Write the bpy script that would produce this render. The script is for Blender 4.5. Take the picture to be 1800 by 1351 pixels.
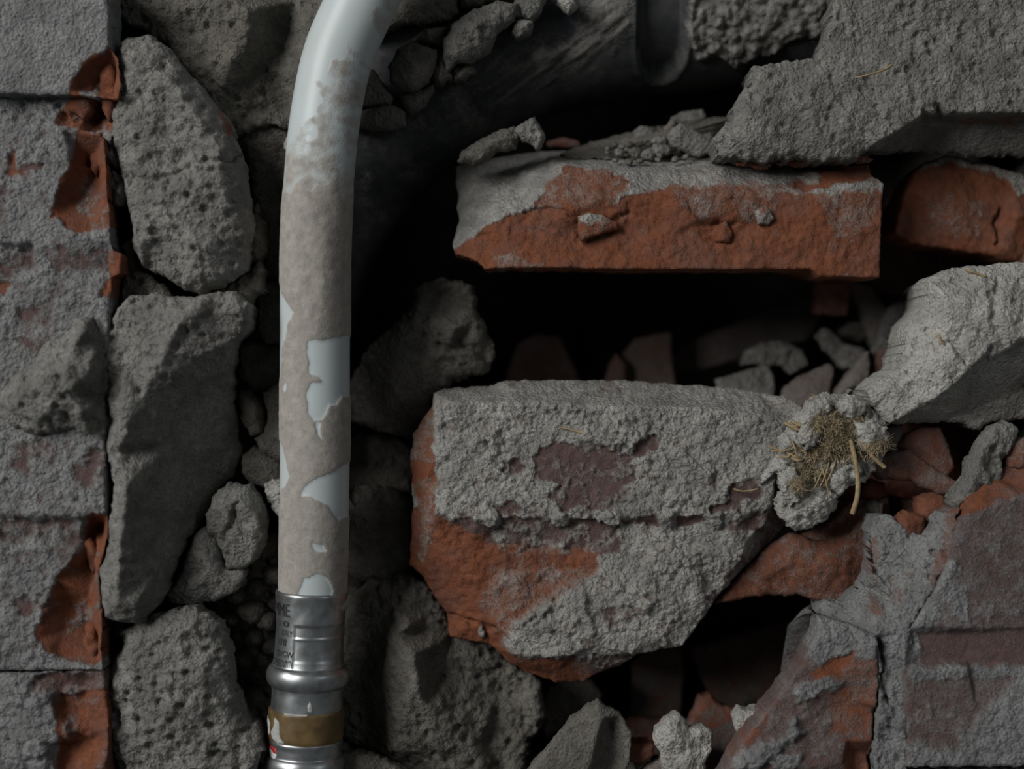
import bpy, math, random
import numpy as np
from mathutils import Vector
from mathutils.geometry import delaunay_2d_cdt

for o in list(bpy.data.objects):
    bpy.data.objects.remove(o)
sc = bpy.context.scene
COL = sc.collection
# ------------------------------------------------------------------ scale
# lengths below are in units of 0.169 mm (one photograph pixel at the plane in focus)
S = 0.305 / 1800.0
D = 2500.0                      # camera distance to the focus plane, in those units

# ------------------------------------------------------------------ camera
cam_d = bpy.data.cameras.new('camera')
cam_d.lens = 50.0
cam_d.sensor_width = 36.0
cam_d.clip_start = 0.02
cam_d.clip_end = 20.0
cam_d.dof.use_dof = True
cam_d.dof.focus_distance = (D - 15) * S
cam_d.dof.aperture_fstop = 5.0
cam = bpy.data.objects.new('camera', cam_d)
cam.location = (0, -D * S, 0)
cam.rotation_euler = (math.pi / 2, 0, 0)
COL.objects.link(cam)
sc.camera = cam

# ------------------------------------------------------------------ world and light
world = bpy.data.worlds.new('world')
world.use_nodes = True
world.node_tree.nodes['Background'].inputs[0].default_value = (0.9, 0.96, 1.0, 1)
world.node_tree.nodes['Background'].inputs[1].default_value = 0.055
sc.world = world
ld = bpy.data.lights.new('window_daylight', 'AREA')
ld.shape = 'RECTANGLE'
ld.size = 0.75
ld.size_y = 0.95
ld.energy = 23.0
ld.color = (1.0, 0.985, 0.955)
lo = bpy.data.objects.new('window_daylight', ld)
lo.location = (-1.07, -1.06, 0.60)
lo.rotation_euler = (Vector((0, 0, 0)) - Vector(lo.location)).to_track_quat('-Z', 'Y').to_euler()
COL.objects.link(lo)
ld2 = bpy.data.lights.new('far_window_daylight', 'AREA')
ld2.shape = 'RECTANGLE'
ld2.size = 0.30
ld2.size_y = 0.60
ld2.energy = 1.1
ld2.color = (0.95, 0.98, 1.0)
lo2 = bpy.data.objects.new('far_window_daylight', ld2)
lo2.location = (1.15, -1.05, 0.45)
lo2.rotation_euler = (Vector((0, 0, 0)) - Vector(lo2.location)).to_track_quat('-Z', 'Y').to_euler()
COL.objects.link(lo2)
sc.view_settings.view_transform = 'Standard'
sc.view_settings.look = 'None'
sc.view_settings.exposure = 0.0
sc.view_settings.gamma = 1.0
sc.view_settings.use_curve_mapping = False

# ------------------------------------------------------------------ numpy noise
_rng = np.random.RandomState(7)
_perm = _rng.permutation(4096).astype(np.int64)
_ang = _rng.rand(4096) * 2 * np.pi
_gx, _gy = np.cos(_ang), np.sin(_ang)


def perlin(x, y, seed=0):
    ca, sa = math.cos(0.7 + seed * 1.93), math.sin(0.7 + seed * 1.93)
    x, y = x * ca - y * sa + 0.37 * seed, x * sa + y * ca + 0.71 * seed
    xi = np.floor(x).astype(np.int64)
    yi = np.floor(y).astype(np.int64)
    xf, yf = x - xi, y - yi

    def g(ix, iy):
        h = _perm[(_perm[(ix + seed * 131) & 4095] + iy + seed * 57) & 4095]
        return _gx[h] * (x - ix) + _gy[h] * (y - iy)
    u = xf * xf * xf * (xf * (xf * 6 - 15) + 10)
    v = yf * yf * yf * (yf * (yf * 6 - 15) + 10)
    a = g(xi, yi) * (1 - u) + g(xi + 1, yi) * u
    b = g(xi, yi + 1) * (1 - u) + g(xi + 1, yi + 1) * u
    return (a * (1 - v) + b * v) * 1.45


def grain(x, y, seed=0):
    """Cellular grains: little domes of uneven height, 0..1."""
    ca, sa = math.cos(0.4 + seed * 1.37), math.sin(0.4 + seed * 1.37)
    x, y = x * ca - y * sa, x * sa + y * ca
    xi = np.floor(x).astype(np.int64)
    yi = np.floor(y).astype(np.int64)
    best = np.full(x.shape, 9.0)
    hid = np.zeros(x.shape)
    for dx in (-1, 0, 1):
        for dy in (-1, 0, 1):
            hh = _perm[(_perm[(xi + dx + seed * 131) & 4095] + yi + dy + seed * 57) & 4095]
            ox = (hh & 63) / 63.0
            oy = (hh >> 6) / 63.0
            d2 = (xi + dx + ox - x) ** 2 + (yi + dy + oy - y) ** 2
            m = d2 < best
            best = np.where(m, d2, best)
            hid = np.where(m, ((hh * 7) & 255) / 255.0, hid)
    return (1 - np.clip(best / 0.55, 0, 1)) * (0.35 + 0.65 * hid)


def sstep(a, b, x):
    t = np.clip((x - a) / (b - a), 0, 1)
    return t * t * (3 - 2 * t)


def poly_sd(x, y, poly):
    """Signed distance to a polygon, positive inside."""
    P = np.asarray(poly, float)
    d2 = np.full(x.shape, 1e18)
    inside = np.zeros(x.shape, bool)
    n = len(P)
    for i in range(n):
        ax, ay = P[i]
        bx, by = P[(i + 1) % n]
        ex, ey = bx - ax, by - ay
        wx, wy = x - ax, y - ay
        t = np.clip((wx * ex + wy * ey) / (ex * ex + ey * ey + 1e-9), 0, 1)
        qx, qy = wx - ex * t, wy - ey * t
        d2 = np.minimum(d2, qx * qx + qy * qy)
        c = (ay > y) != (by > y)
        if ay != by:
            inside ^= c & (x < ex * (y - ay) / (by - ay) + ax)
    d = np.sqrt(d2)
    return np.where(inside, d, -d)


def line_dist(x, y, pl):
    d2 = np.full(x.shape, 1e18)
    for (ax, ay), (bx, by) in zip(pl[:-1], pl[1:]):
        ex, ey = bx - ax, by - ay
        wx, wy = x - ax, y - ay
        t = np.clip((wx * ex + wy * ey) / (ex * ex + ey * ey + 1e-9), 0, 1)
        d2 = np.minimum(d2, (wx - ex * t) ** 2 + (wy - ey * t) ** 2)
    return np.sqrt(d2)


def blur(h, n):
    for _ in range(n):
        p = np.pad(h, 1, mode='edge')
        h = (p[:-2, 1:-1] + p[2:, 1:-1] + p[1:-1, :-2] + p[1:-1, 2:] + 2 * p[1:-1, 1:-1]) / 6
    return h


# ------------------------------------------------------------------ materials
def _nodes(name):
    m = bpy.data.materials.new(name)
    m.use_nodes = True
    nt = m.node_tree
    return m, nt, nt.nodes['Principled BSDF']


def N(nt, t, **kw):
    n = nt.nodes.new(t)
    for k, v in kw.items():
        if k in n.inputs.keys():
            n.inputs[k].default_value = v
        else:
            setattr(n, k, v)
    return n


def ramp(nt, src, stops):
    r = nt.nodes.new('ShaderNodeValToRGB')
    el = r.color_ramp.elements
    while len(el) < len(stops):
        el.new(0.5)
    for e, (p, c) in zip(el, stops):
        e.position = p
        e.color = (c[0], c[1], c[2], 1) if not isinstance(c, float) else (c, c, c, 1)
    nt.links.new(src, r.inputs[0])
    return r


def mixc(nt, fac, a, b):
    m = nt.nodes.new('ShaderNodeMix')
    m.data_type = 'RGBA'
    if isinstance(fac, float):
        m.inputs[0].default_value = fac
    else:
        nt.links.new(fac, m.inputs[0])
    for i, v in ((6, a), (7, b)):
        if isinstance(v, tuple):
            m.inputs[i].default_value = (*v, 1)
        else:
            nt.links.new(v, m.inputs[i])
    return m.outputs[2]


def math_n(nt, op, a, b=None, clamp=False):
    m = nt.nodes.new('ShaderNodeMath')
    m.operation = op
    m.use_clamp = clamp
    for i, v in enumerate((a, b)):
        if v is None:
            continue
        if isinstance(v, (int, float)):
            m.inputs[i].default_value = v
        else:
            nt.links.new(v, m.inputs[i])
    return m.outputs[0]


def masonry(name, dust_lo, dust_hi, skin, fresh, bump=0.6, grain=1500.0, pits=0.5, warm=(0.5, 0.5, 0.5)):
    """Brick body (fired skin or fresh break) under a cover of mortar dust, steered by the vertex values cov and fresh."""
    m, nt, b = _nodes(name)
    tc = nt.nodes.new('ShaderNodeTexCoord')

    def noise(scale, detail=3.0, rough=0.6):
        n = N(nt, 'ShaderNodeTexNoise', Scale=scale, Detail=detail, Roughness=rough)
        nt.links.new(tc.outputs['Object'], n.inputs['Vector'])
        return n.outputs['Fac']
    big = noise(90.0, 4.0)
    mid = noise(420.0, 4.0, 0.65)
    fine = noise(grain, 3.0, 0.7)
    dust = ramp(nt, mid, [(0.28, dust_lo), (0.72, dust_hi)]).outputs[0]
    dust = mixc(nt, ramp(nt, big, [(0.36, 0.75), (0.58, 0.0)]).outputs[0], dust, tuple(c * 0.78 for c in dust_lo))
    dust = mixc(nt, ramp(nt, fine, [(0.3, 0.65), (0.5, 0.0)]).outputs[0], dust, tuple(c * 0.5 for c in dust_lo))
    # dark pores
    vor = N(nt, 'ShaderNodeTexVoronoi', Scale=380.0)
    nt.links.new(tc.outputs['Object'], vor.inputs['Vector'])
    pore = ramp(nt, math_n(nt, 'ADD', vor.outputs['Distance'], math_n(nt, 'MULTIPLY', mid, 0.55)), [(0.30, pits), (0.37, 0.0)]).outputs[0]
    dust = mixc(nt, pore, dust, tuple(c * 0.3 for c in dust_lo))
    av = N(nt, 'ShaderNodeAttribute', attribute_name='fresh')
    ac = N(nt, 'ShaderNodeAttribute', attribute_name='cov')
    sk = mixc(nt, ramp(nt, mid, [(0.3, 0.0), (0.7, 0.8)]).outputs[0], skin, tuple(c * 0.62 for c in skin))
    fr = mixc(nt, ramp(nt, mid, [(0.3, 0.0), (0.75, 0.9)]).outputs[0], fresh, tuple(c * f for c, f in zip(fresh, (0.6, 0.52, 0.5))))
    fr = mixc(nt, ramp(nt, big, [(0.45, 0.0), (0.75, 0.5)]).outputs[0], fr, skin)
    brick = mixc(nt, av.outputs['Fac'], sk, fr)
    jit = math_n(nt, 'MULTIPLY', math_n(nt, 'SUBTRACT', fine, 0.5), 0.9)
    jit2 = math_n(nt, 'MULTIPLY', math_n(nt, 'SUBTRACT', mid, 0.5), 0.5)
    cv = math_n(nt, 'ADD', math_n(nt, 'ADD', ac.outputs['Fac'], jit), jit2)
    fac = ramp(nt, cv, [(0.18, 0.0), (0.85, 1.0)]).outputs[0]
    col = mixc(nt, fac, brick, dust)
    nt.links.new(col, b.inputs['Base Color'])
    b.inputs['Roughness'].default_value = 0.95
    b.inputs['Specular IOR Level'].default_value = 0.15
    gr = N(nt, 'ShaderNodeTexVoronoi', Scale=950.0)
    nt.links.new(tc.outputs['Object'], gr.inputs['Vector'])
    hh = math_n(nt, 'ADD', math_n(nt, 'MULTIPLY', mid, 0.6), math_n(nt, 'MULTIPLY', fine, 0.75))
    hh = math_n(nt, 'SUBTRACT', hh, math_n(nt, 'MULTIPLY', gr.outputs['Distance'], math_n(nt, 'MULTIPLY', fac, 0.5)))
    hh = math_n(nt, 'SUBTRACT', hh, math_n(nt, 'MULTIPLY', pore, 0.8))
    hh = math_n(nt, 'MULTIPLY', hh, math_n(nt, 'ADD', math_n(nt, 'MULTIPLY', fac, 0.55), 0.45))
    bp = N(nt, 'ShaderNodeBump', Strength=min(1.0, bump * 1.3), Distance=0.0013)
    nt.links.new(hh, bp.inputs['Height'])
    nt.links.new(bp.outputs[0], b.inputs['Normal'])
    return m


SKIN = (0.130, 0.086, 0.080)
FRESH = (0.212, 0.081, 0.044)
M_MORTAR = masonry('grey_mortar', (0.175, 0.172, 0.160), (0.33, 0.325, 0.305), SKIN, FRESH, bump=0.75)
M_PALE = masonry('pale_mortar', (0.36, 0.352, 0.325), (0.60, 0.59, 0.55), SKIN, FRESH, bump=0.75)
M_STONE = masonry('old_mortar', (0.115, 0.108, 0.095), (0.205, 0.195, 0.172), SKIN, FRESH, bump=0.6, pits=0.7)
M_BRICK = masonry('clay_brick', (0.25, 0.246, 0.232), (0.44, 0.433, 0.408), SKIN, FRESH, bump=0.7, pits=0.15)
M_WALLBRICK = masonry('dusty_wall_brick', (0.195, 0.200, 0.200), (0.32, 0.328, 0.326), SKIN, FRESH, bump=0.75, pits=0.35)
M_SHARD = masonry('brick_shard', (0.17, 0.150, 0.138), (0.25, 0.225, 0.21), (0.15, 0.09, 0.078), (0.26, 0.09, 0.05), bump=0.45, pits=0.1)
M_DARK = masonry('shade_darkened_masonry', (0.06, 0.055, 0.05), (0.10, 0.095, 0.088), (0.09, 0.05, 0.042), (0.13, 0.05, 0.032), bump=0.5, pits=0.2)  # back wall colour darkened to stand in for the deep cavity's shade


def mat_simple(name, col, rough=0.6, metal=0.0, var=0.25, scale=400.0, bump=0.2):
    m, nt, b = _nodes(name)
    tc = nt.nodes.new('ShaderNodeTexCoord')
    n = N(nt, 'ShaderNodeTexNoise', Scale=scale, Detail=4.0)
    nt.links.new(tc.outputs['Object'], n.inputs['Vector'])
    c = mixc(nt, ramp(nt, n.outputs['Fac'], [(0.3, 0.0), (0.7, 1.0)]).outputs[0], tuple(x * (1 - var) for x in col), tuple(min(1, x * (1 + var)) for x in col))
    nt.links.new(c, b.inputs['Base Color'])
    b.inputs['Roughness'].default_value = rough
    b.inputs['Metallic'].default_value = metal
    bp = N(nt, 'ShaderNodeBump', Strength=bump, Distance=0.0002)
    nt.links.new(n.outputs['Fac'], bp.inputs['Height'])
    nt.links.new(bp.outputs[0], b.inputs['Normal'])
    return m


def mat_coated(name, clean, clean_rough, dirt_a, dirt_b, bump=0.5, sharp=0.04, jit=0.12):
    """A smooth skin (pipe) with a coat of dried dirt where the vertex value cov is high."""
    m, nt, b = _nodes(name)
    tc = nt.nodes.new('ShaderNodeTexCoord')

    def noise(scale, detail=4.0):
        n = N(nt, 'ShaderNodeTexNoise', Scale=scale, Detail=detail, Roughness=0.65)
        nt.links.new(tc.outputs['Object'], n.inputs['Vector'])
        return n.outputs['Fac']
    mid, fine, big = noise(350.0), noise(1600.0, 3.0), noise(70.0)
    ac = N(nt, 'ShaderNodeAttribute', attribute_name='cov')
    cv = math_n(nt, 'ADD', ac.outputs['Fac'], math_n(nt, 'MULTIPLY', math_n(nt, 'SUBTRACT', fine, 0.5), jit))
    fac = ramp(nt, cv, [(0.5 - sharp, 0.0), (0.5 + sharp, 1.0)]).outputs[0]
    film = ramp(nt, big, [(0.4, 0.0), (0.75, 0.25)]).outputs[0]
    cl = mixc(nt, film, clean, dirt_b)
    dirt = mixc(nt, ramp(nt, mid, [(0.3, 0.0), (0.7, 1.0)]).outputs[0], dirt_a, dirt_b)
    dirt = mixc(nt, ramp(nt, fine, [(0.3, 0.5), (0.45, 0.0)]).outputs[0], dirt, tuple(c * 0.55 for c in dirt_a))
    nt.links.new(mixc(nt, fac, cl, dirt), b.inputs['Base Color'])
    r = N(nt, 'ShaderNodeMapRange')
    r.inputs['To Min'].default_value = clean_rough
    r.inputs['To Max'].default_value = 0.95
    nt.links.new(fac, r.inputs['Value'])
    nt.links.new(r.outputs[0], b.inputs['Roughness'])
    b.inputs['Specular IOR Level'].default_value = 0.35
    hh = math_n(nt, 'MULTIPLY', math_n(nt, 'ADD', mid, fine), fac)
    bp = N(nt, 'ShaderNodeBump', Strength=bump, Distance=0.0005)
    nt.links.new(hh, bp.inputs['Height'])
    nt.links.new(bp.outputs[0], b.inputs['Normal'])
    return m


M_PIPE = mat_coated('white_plastic_with_dried_mud', (0.50, 0.565, 0.575), 0.38, (0.27, 0.252, 0.228), (0.39, 0.367, 0.335), bump=0.3, sharp=0.2, jit=0.4)
M_DRAIN = mat_coated('black_plastic_with_dust', (0.018, 0.021, 0.025), 0.40, (0.14, 0.135, 0.125), (0.25, 0.24, 0.225), bump=0.9, sharp=0.3, jit=1.3)
M_STEEL = mat_simple('galvanised_steel', (0.40, 0.42, 0.43), 0.38, 0.92, 0.28, 300.0, 0.12)
M_BAND = mat_simple('brown_band', (0.13, 0.085, 0.035), 0.45, 0.1, 0.4, 250.0, 0.2)
M_RED = mat_simple('red_indicator', (0.35, 0.015, 0.02), 0.4, 0.0, 0.1, 400.0, 0.0)
M_WHITE = mat_simple('white_indicator', (0.62, 0.65, 0.66), 0.4, 0.0, 0.1, 400.0, 0.0)
M_FLAKE = mat_simple('grey_mortar_fleck', (0.36, 0.37, 0.36), 0.9, 0.0, 0.25, 900.0, 0.6)
M_INK = mat_simple('dark_etching', (0.02, 0.02, 0.022), 0.6, 0.0, 0.1, 400.0, 0.0)
M_STRAW = mat_simple('straw', (0.29, 0.215, 0.115), 0.75, 0.0, 0.35, 600.0, 0.3)
M_FIBRE = mat_simple('felted_straw_fibre', (0.33, 0.265, 0.165), 0.95, 0.0, 0.5, 700.0, 0.9)


# ------------------------------------------------------------------ mesh helpers
def W(x, y, d):
    """Plane coordinates (x right, y down from the top left corner) and height d towards the viewer -> metres."""
    return np.stack([(np.asarray(x) - 900.0) * S, -np.asarray(d) * S + 0 * np.asarray(x), (675.5 - np.asarray(y)) * S], -1)


def world_loc(o):
    v = Vector((0, 0, 0))
    while o is not None:
        v = v + Vector(o.location)
        o = o.parent
    return v


def make_obj(name, V, F, mat, parent=None, attrs=None, smooth=True, origin=None):
    me = bpy.data.meshes.new(name)
    V = np.asarray(V, np.float64)
    if origin is None:
        lo_, hi_ = V.min(0), V.max(0)
        origin = ((lo_ + hi_) / 2)
        origin[2] = lo_[2]
    V = V - origin
    tris = [np.asarray(f, np.int32) for f in F if len(f)]
    nv = len(V)
    loops = np.concatenate([t.ravel() for t in tris])
    sizes = np.concatenate([np.full(len(t), t.shape[1], np.int32) for t in tris])
    starts = np.concatenate([[0], np.cumsum(sizes)[:-1]]).astype(np.int32)
    me.vertices.add(nv)
    me.vertices.foreach_set('co', V.astype(np.float32).ravel())
    me.loops.add(len(loops))
    me.loops.foreach_set('vertex_index', loops.astype(np.int32))
    me.polygons.add(len(sizes))
    me.polygons.foreach_set('loop_start', starts)
    me.update(calc_edges=True)
    me.validate()
    me.polygons.foreach_set('use_smooth', np.full(len(me.polygons), smooth))
    if attrs:
        for k, v in attrs.items():
            a = me.attributes.new(k, 'FLOAT', 'POINT')
            a.data.foreach_set('value', np.asarray(v, np.float32))
    me.materials.append(mat)
    o = bpy.data.objects.new(name, me)
    COL.objects.link(o)
    if parent is not None:
        o.parent = parent
        o.location = Vector(origin) - world_loc(parent)
    else:
        o.location = Vector(origin)
    return o


def tag(o, label, cat, group=None, kind=None):
    o['label'] = label
    o['category'] = cat
    if group:
        o['group'] = group
    if kind:
        o['kind'] = kind
    return o


ROUGH = {   # (wavelength, amplitude) pairs in plane units, crumble, pit depth
    'mortar': ([(70, 7.0), (28, 4.5), (12, 1.5), (6, 0.5)], 0.8, 2.2),
    'crumbly': ([(80, 9.0), (34, 8.0), (15, 3.0), (7, 0.8)], 1.2, 3.0),
    'stone': ([(70, 5.0), (26, 2.6), (11, 1.4), (6, 0.7)], 0.4, 1.2),
    'smooth': ([(90, 3.0), (30, 1.2), (9, 0.5)], 0.2, 0.5),
    'break': ([(90, 6.0), (36, 4.0), (14, 1.8), (6, 0.8)], 0.5, 0.6),
    'face': ([(140, 2.0), (30, 0.8), (9, 0.4)], 0.0, 0.4),
    'shard': ([(80, 3.0), (25, 1.6), (9, 0.5)], 0.2, 0.3),
}
_seed = [3]
TRIS = [0]


def rock(name, outline, pts=(), base=0.0, thick=120.0, rough='mortar', mat=None, step=3.0, edge=(18, 14), warp=(4, 22),
         smooth=2, paint=(), cov=1.0, fresh=1.0, relief=0.0, cracks=(), parent=None, amp=1.0, inset=0.25, covn=0.7, side=None, rings=4, pz=1.0, crop=True):
    """A solid lump: an outline, chosen high and low points (a faceted surface), then weathering, rounded rim, sides and back."""
    _seed[0] += 1
    sd0 = _seed[0]
    def place(q, dd, low=0.0):
        k = (D - base - dd + low) / D                # real size at its own distance
        return (900 + (q[0] - 900) * k, 675.5 + (q[1] - 675.5) * k)
    ed0 = edge[1] * 0.7
    od = np.array([p[2] if len(p) > 2 else 0.0 for p in outline], float)
    ol = np.array([place(p, d_, ed0) for p, d_ in zip(outline, od)], float)
    pts = [(*place(p, p[2] * pz), p[2] * pz) for p in pts]
    pad = warp[0] * 2 + 3 * step
    x0, y0 = ol.min(0) - pad
    x1, y1 = ol.max(0) + pad
    # crop what lies far outside the view
    if crop:
        kc = (D - base + 120) / D
        x0, x1 = max(x0, 900 - 990 * kc), min(x1, 900 + 990 * kc)
        y0, y1 = max(y0, 675 - 765 * kc), min(y1, 675 + 765 * kc)
    nx, ny = int((x1 - x0) / step) + 2, int((y1 - y0) / step) + 2
    gx, gy = np.meshgrid(float(x0) + np.arange(nx) * float(step), float(y0) + np.arange(ny) * float(step))
    wl = warp[1]
    wx = warp[0] * (perlin(gx / wl, gy / wl, sd0) + 0.6 * perlin(gx / wl * 2.7, gy / wl * 2.7, sd0 + 1))
    wy = warp[0] * (perlin(gx / wl + 40, gy / wl, sd0 + 2) + 0.6 * perlin(gx / wl * 2.7, gy / wl * 2.7 + 9, sd0 + 3))
    sd = poly_sd(gx + wx, gy + wy, ol)
    # ---- faceted surface through the control points
    cp = [(q[0], q[1], d_) for q, d_ in zip(ol, od)] + list(pts)
    bx0, by0 = ol.min(0) - 60
    bx1, by1 = ol.max(0) + 60
    for cx, cy in ((bx0, by0), (bx1, by0), (bx1, by1), (bx0, by1)):
        j = int(np.argmin((ol[:, 0] - cx) ** 2 + (ol[:, 1] - cy) ** 2))
        cp.append((cx, cy, od[j]))
    res = delaunay_2d_cdt([Vector((p[0], p[1])) for p in cp], [], [], 0, 1e-4)
    vs, fs, orig = res[0], res[2], res[3]
    dep = [cp[o_[0]][2] if len(o_) else 0.0 for o_ in orig]
    h = np.zeros_like(gx)
    for f in fs:
        (ax, ay), (bx, by), (cx, cy) = [(vs[i].x, vs[i].y) for i in f]
        i0, i1 = max(0, int((min(ax, bx, cx) - x0) / step)), min(nx, int((max(ax, bx, cx) - x0) / step) + 2)
        j0, j1 = max(0, int((min(ay, by, cy) - y0) / step)), min(ny, int((max(ay, by, cy) - y0) / step) + 2)
        if i1 <= i0 or j1 <= j0:
            continue
        X, Y = gx[j0:j1, i0:i1], gy[j0:j1, i0:i1]
        det = (by - cy) * (ax - cx) + (cx - bx) * (ay - cy)
        if abs(det) < 1e-9:
            continue
        l1 = ((by - cy) * (X - cx) + (cx - bx) * (Y - cy)) / det
        l2 = ((cy - ay) * (X - cx) + (ax - cx) * (Y - cy)) / det
        l3 = 1 - l1 - l2
        m = (l1 >= -1e-6) & (l2 >= -1e-6) & (l3 >= -1e-6)
        h[j0:j1, i0:i1][m] = (l1 * dep[f[0]] + l2 * dep[f[1]] + l3 * dep[f[2]])[m]
    h = blur(h, int(smooth * (3.0 / step) ** 2 + 0.5) if smooth else 0)
    # ---- weathering
    lay, crumb, pit = ROUGH[rough]
    nz = np.zeros_like(gx)
    for k, (L, A) in enumerate(lay):
        if L < 1.6 * step:
            continue
        nz += amp * A * perlin(gx / L, gy / L, sd0 + 10 + k)
    if crumb:
        for L, A in ((17, 3.0), (8, 2.0)):
            if L > 1.6 * step:
                nz += amp * crumb * A * 1.5 * (grain(gx / L, gy / L, sd0 + 30 + int(L)) - 0.3)
    if pit:
        q = perlin(gx / 11.0, gy / 11.0, sd0 + 50)
        nz -= amp * pit * sstep(0.42, 0.62, q) * 1.4
        nz -= amp * pit * sstep(0.60, 0.86, grain(gx / 19.0, gy / 19.0, sd0 + 51)) * 2.6
    # ---- painted layers of real surface state
    L_ = {'cov': np.full(gx.shape, float(cov)), 'fresh': np.full(gx.shape, float(fresh)), 'h': np.zeros_like(gx), 'n': np.ones_like(gx), 'v': np.ones_like(gx)}
    kp = D / (D - base - h)
    ux_, uy_ = 900 + (gx - 900) * kp, 675.5 + (gy - 675.5) * kp
    px = ux_ + 7 * perlin(gx / 26, gy / 26, sd0 + 61) + 4 * perlin(gx / 9, gy / 9, sd0 + 62)
    py = uy_ + 7 * perlin(gx / 26 + 5, gy / 26, sd0 + 63) + 4 * perlin(gx / 9, gy / 9 + 5, sd0 + 64)
    for pn in paint:
        layer, poly, val = pn[:3]
        fe = pn[3] if len(pn) > 3 else 4.0
        q = poly_sd(px, py, poly)
        a = sstep(-fe, fe, q)
        L_[layer] = L_[layer] * (1 - a) + val * a if layer != 'h' else L_[layer] + val * a
    c = L_['cov']
    pn = perlin(gx / 34, gy / 34, sd0 + 71) + 0.7 * perlin(gx / 14, gy / 14, sd0 + 72) + 0.45 * perlin(gx / 6.5, gy / 6.5, sd0 + 73)
    cn = c + covn * 0.5 * pn * L_['v']
    cc = np.where((c > 0.02) & (c < 0.98), np.clip((cn - 0.08) / 0.84, 0, 1), c)
    cr = np.where((c > 0.02) & (c < 0.98), sstep(0.3, 0.7, cn), c)
    h = h + nz * L_['n'] + L_['h']
    if relief:
        gr = 0.3 + 0.5 * perlin(gx / 24, gy / 24, sd0 + 81) + 0.75 * grain(gx / 13, gy / 13, sd0 + 82) + 0.5 * grain(gx / 7, gy / 7, sd0 + 83)
        h = h + relief * cr * gr * (0.65 + 0.6 * sstep(-0.5, 0.6, perlin(gx / 75, gy / 75, sd0 + 84)))
    for pl, dp, wd in cracks:
        q = line_dist(ux_ + 5 * perlin(gx / 15, gy / 15, sd0 + 91), uy_ + 5 * perlin(gx / 15, gy / 15 + 7, sd0 + 92), pl)
        h = h - dp * np.exp(-(q / wd) ** 2)
    ew, ed = edge
    s = np.clip(sd / ew, 0, 1)
    h = h - ed * (1 - np.sqrt(np.clip(1 - (1 - s) ** 2, 0, 1)))
    # ---- keep cells that touch the inside, pull their outer corners to the rim
    ins = sd > 0
    cell = ins[:-1, :-1] | ins[1:, :-1] | ins[:-1, 1:] | ins[1:, 1:]
    # drop the strip that was cropped at the border of the built region
    jj, ii = np.nonzero(cell)
    idx = np.arange(nx * ny).reshape(ny, nx)
    a, b_, c_, d_ = idx[jj, ii], idx[jj + 1, ii], idx[jj + 1, ii + 1], idx[jj, ii + 1]
    T = np.concatenate([np.stack([a, b_, c_], 1), np.stack([a, c_, d_], 1)])
    gyd, gxd = np.gradient(sd, step)
    gl = np.sqrt(gxd ** 2 + gyd ** 2) + 1e-6
    ux, uy = gxd / gl, gyd / gl
    out = sd < 0
    mv = np.where(out, np.minimum(-sd, 1.6 * step), 0)
    X = gx + ux * mv
    Y = gy + uy * mv
    if out.any():
        # rim height follows the rounded edge
        h = np.where(out, h, h)
    used = np.unique(T)
    remap = np.full(nx * ny, -1, np.int64)
    remap[used] = np.arange(len(used))
    T = remap[T]
    X, Y, H = X.ravel()[used], Y.ravel()[used], h.ravel()[used]
    CV, FR = cc.ravel()[used], L_['fresh'].ravel()[used]
    UX, UY = ux.ravel()[used], uy.ravel()[used]
    # ---- rim loops
    e = np.concatenate([T[:, [0, 1]], T[:, [1, 2]], T[:, [2, 0]]])
    n = len(used)
    key = e[:, 0] * n + e[:, 1]
    rev = e[:, 1] * n + e[:, 0]
    be = e[~np.isin(key, rev)]
    nxt = {}
    for p, q in be.tolist():
        nxt.setdefault(p, []).append(q)
    loops = []
    while nxt:
        st = next(iter(nxt))
        lp = [st]
        cur = st
        while True:
            if cur not in nxt:
                break
            q = nxt[cur].pop()
            if not nxt[cur]:
                del nxt[cur]
            if q == st:
                break
            lp.append(q)
            cur = q
        if len(lp) > 5:
            loops.append(np.array(lp))
    VX, VY, VH = [X], [Y], [H]
    C_, F_ = [CV], [FR]
    Tl = [T]
    Q = []
    count = n
    mins = min(ol[:, 0].max() - ol[:, 0].min(), ol[:, 1].max() - ol[:, 1].min())
    for lp in loops:
        m = len(lp)
        prev = lp
        cxm, cym = X[lp].mean(), Y[lp].mean()
        small = m < 20
        t_here = thick if not small else min(thick, 25)
        # smoothed inward direction
        sx, sy = UX[lp].copy(), UY[lp].copy()
        for _ in range(6):
            sx = (np.roll(sx, 1) + sx + np.roll(sx, -1)) / 3
            sy = (np.roll(sy, 1) + sy + np.roll(sy, -1)) / 3
        ins_max = min(inset * t_here, 0.22 * mins)
        for r in range(1, rings + 1):
            t = r / rings
            k = ins_max * t * t
            nn = perlin(X[lp] / 25 + 3.1 * r, Y[lp] / 25 + 1.7 * r, sd0 + 95) * 4 * min(1, t_here / 60)
            VX.append(X[lp] + sx * (k + nn))
            VY.append(Y[lp] + sy * (k + nn))
            VH.append(H[lp] * (1 - t) + (min(H[lp].min(), 0) * 0.3 - t_here) * t)
            C_.append(CV[lp] if side is None else np.full(m, side[0]))
            F_.append(FR[lp] if side is None else np.full(m, side[1]))
            cur = np.arange(count, count + m)
            count += m
            p2, c2 = np.roll(prev, -1), np.roll(cur, -1)
            Q.append(np.stack([p2, prev, cur, c2], 1))
            prev = cur
        VX.append(np.array([cxm])); VY.append(np.array([cym])); VH.append(np.array([-t_here * 1.12]))
        C_.append(CV[lp[:1]]); F_.append(FR[lp[:1]])
        Tl.append(np.stack([np.roll(prev, -1), prev, np.full(m, count)], 1))
        count += 1
    VX, VY, VH = np.concatenate(VX), np.concatenate(VY), np.concatenate(VH)
    V = W(VX, VY, base + VH)
    Tt = np.concatenate(Tl)
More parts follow.
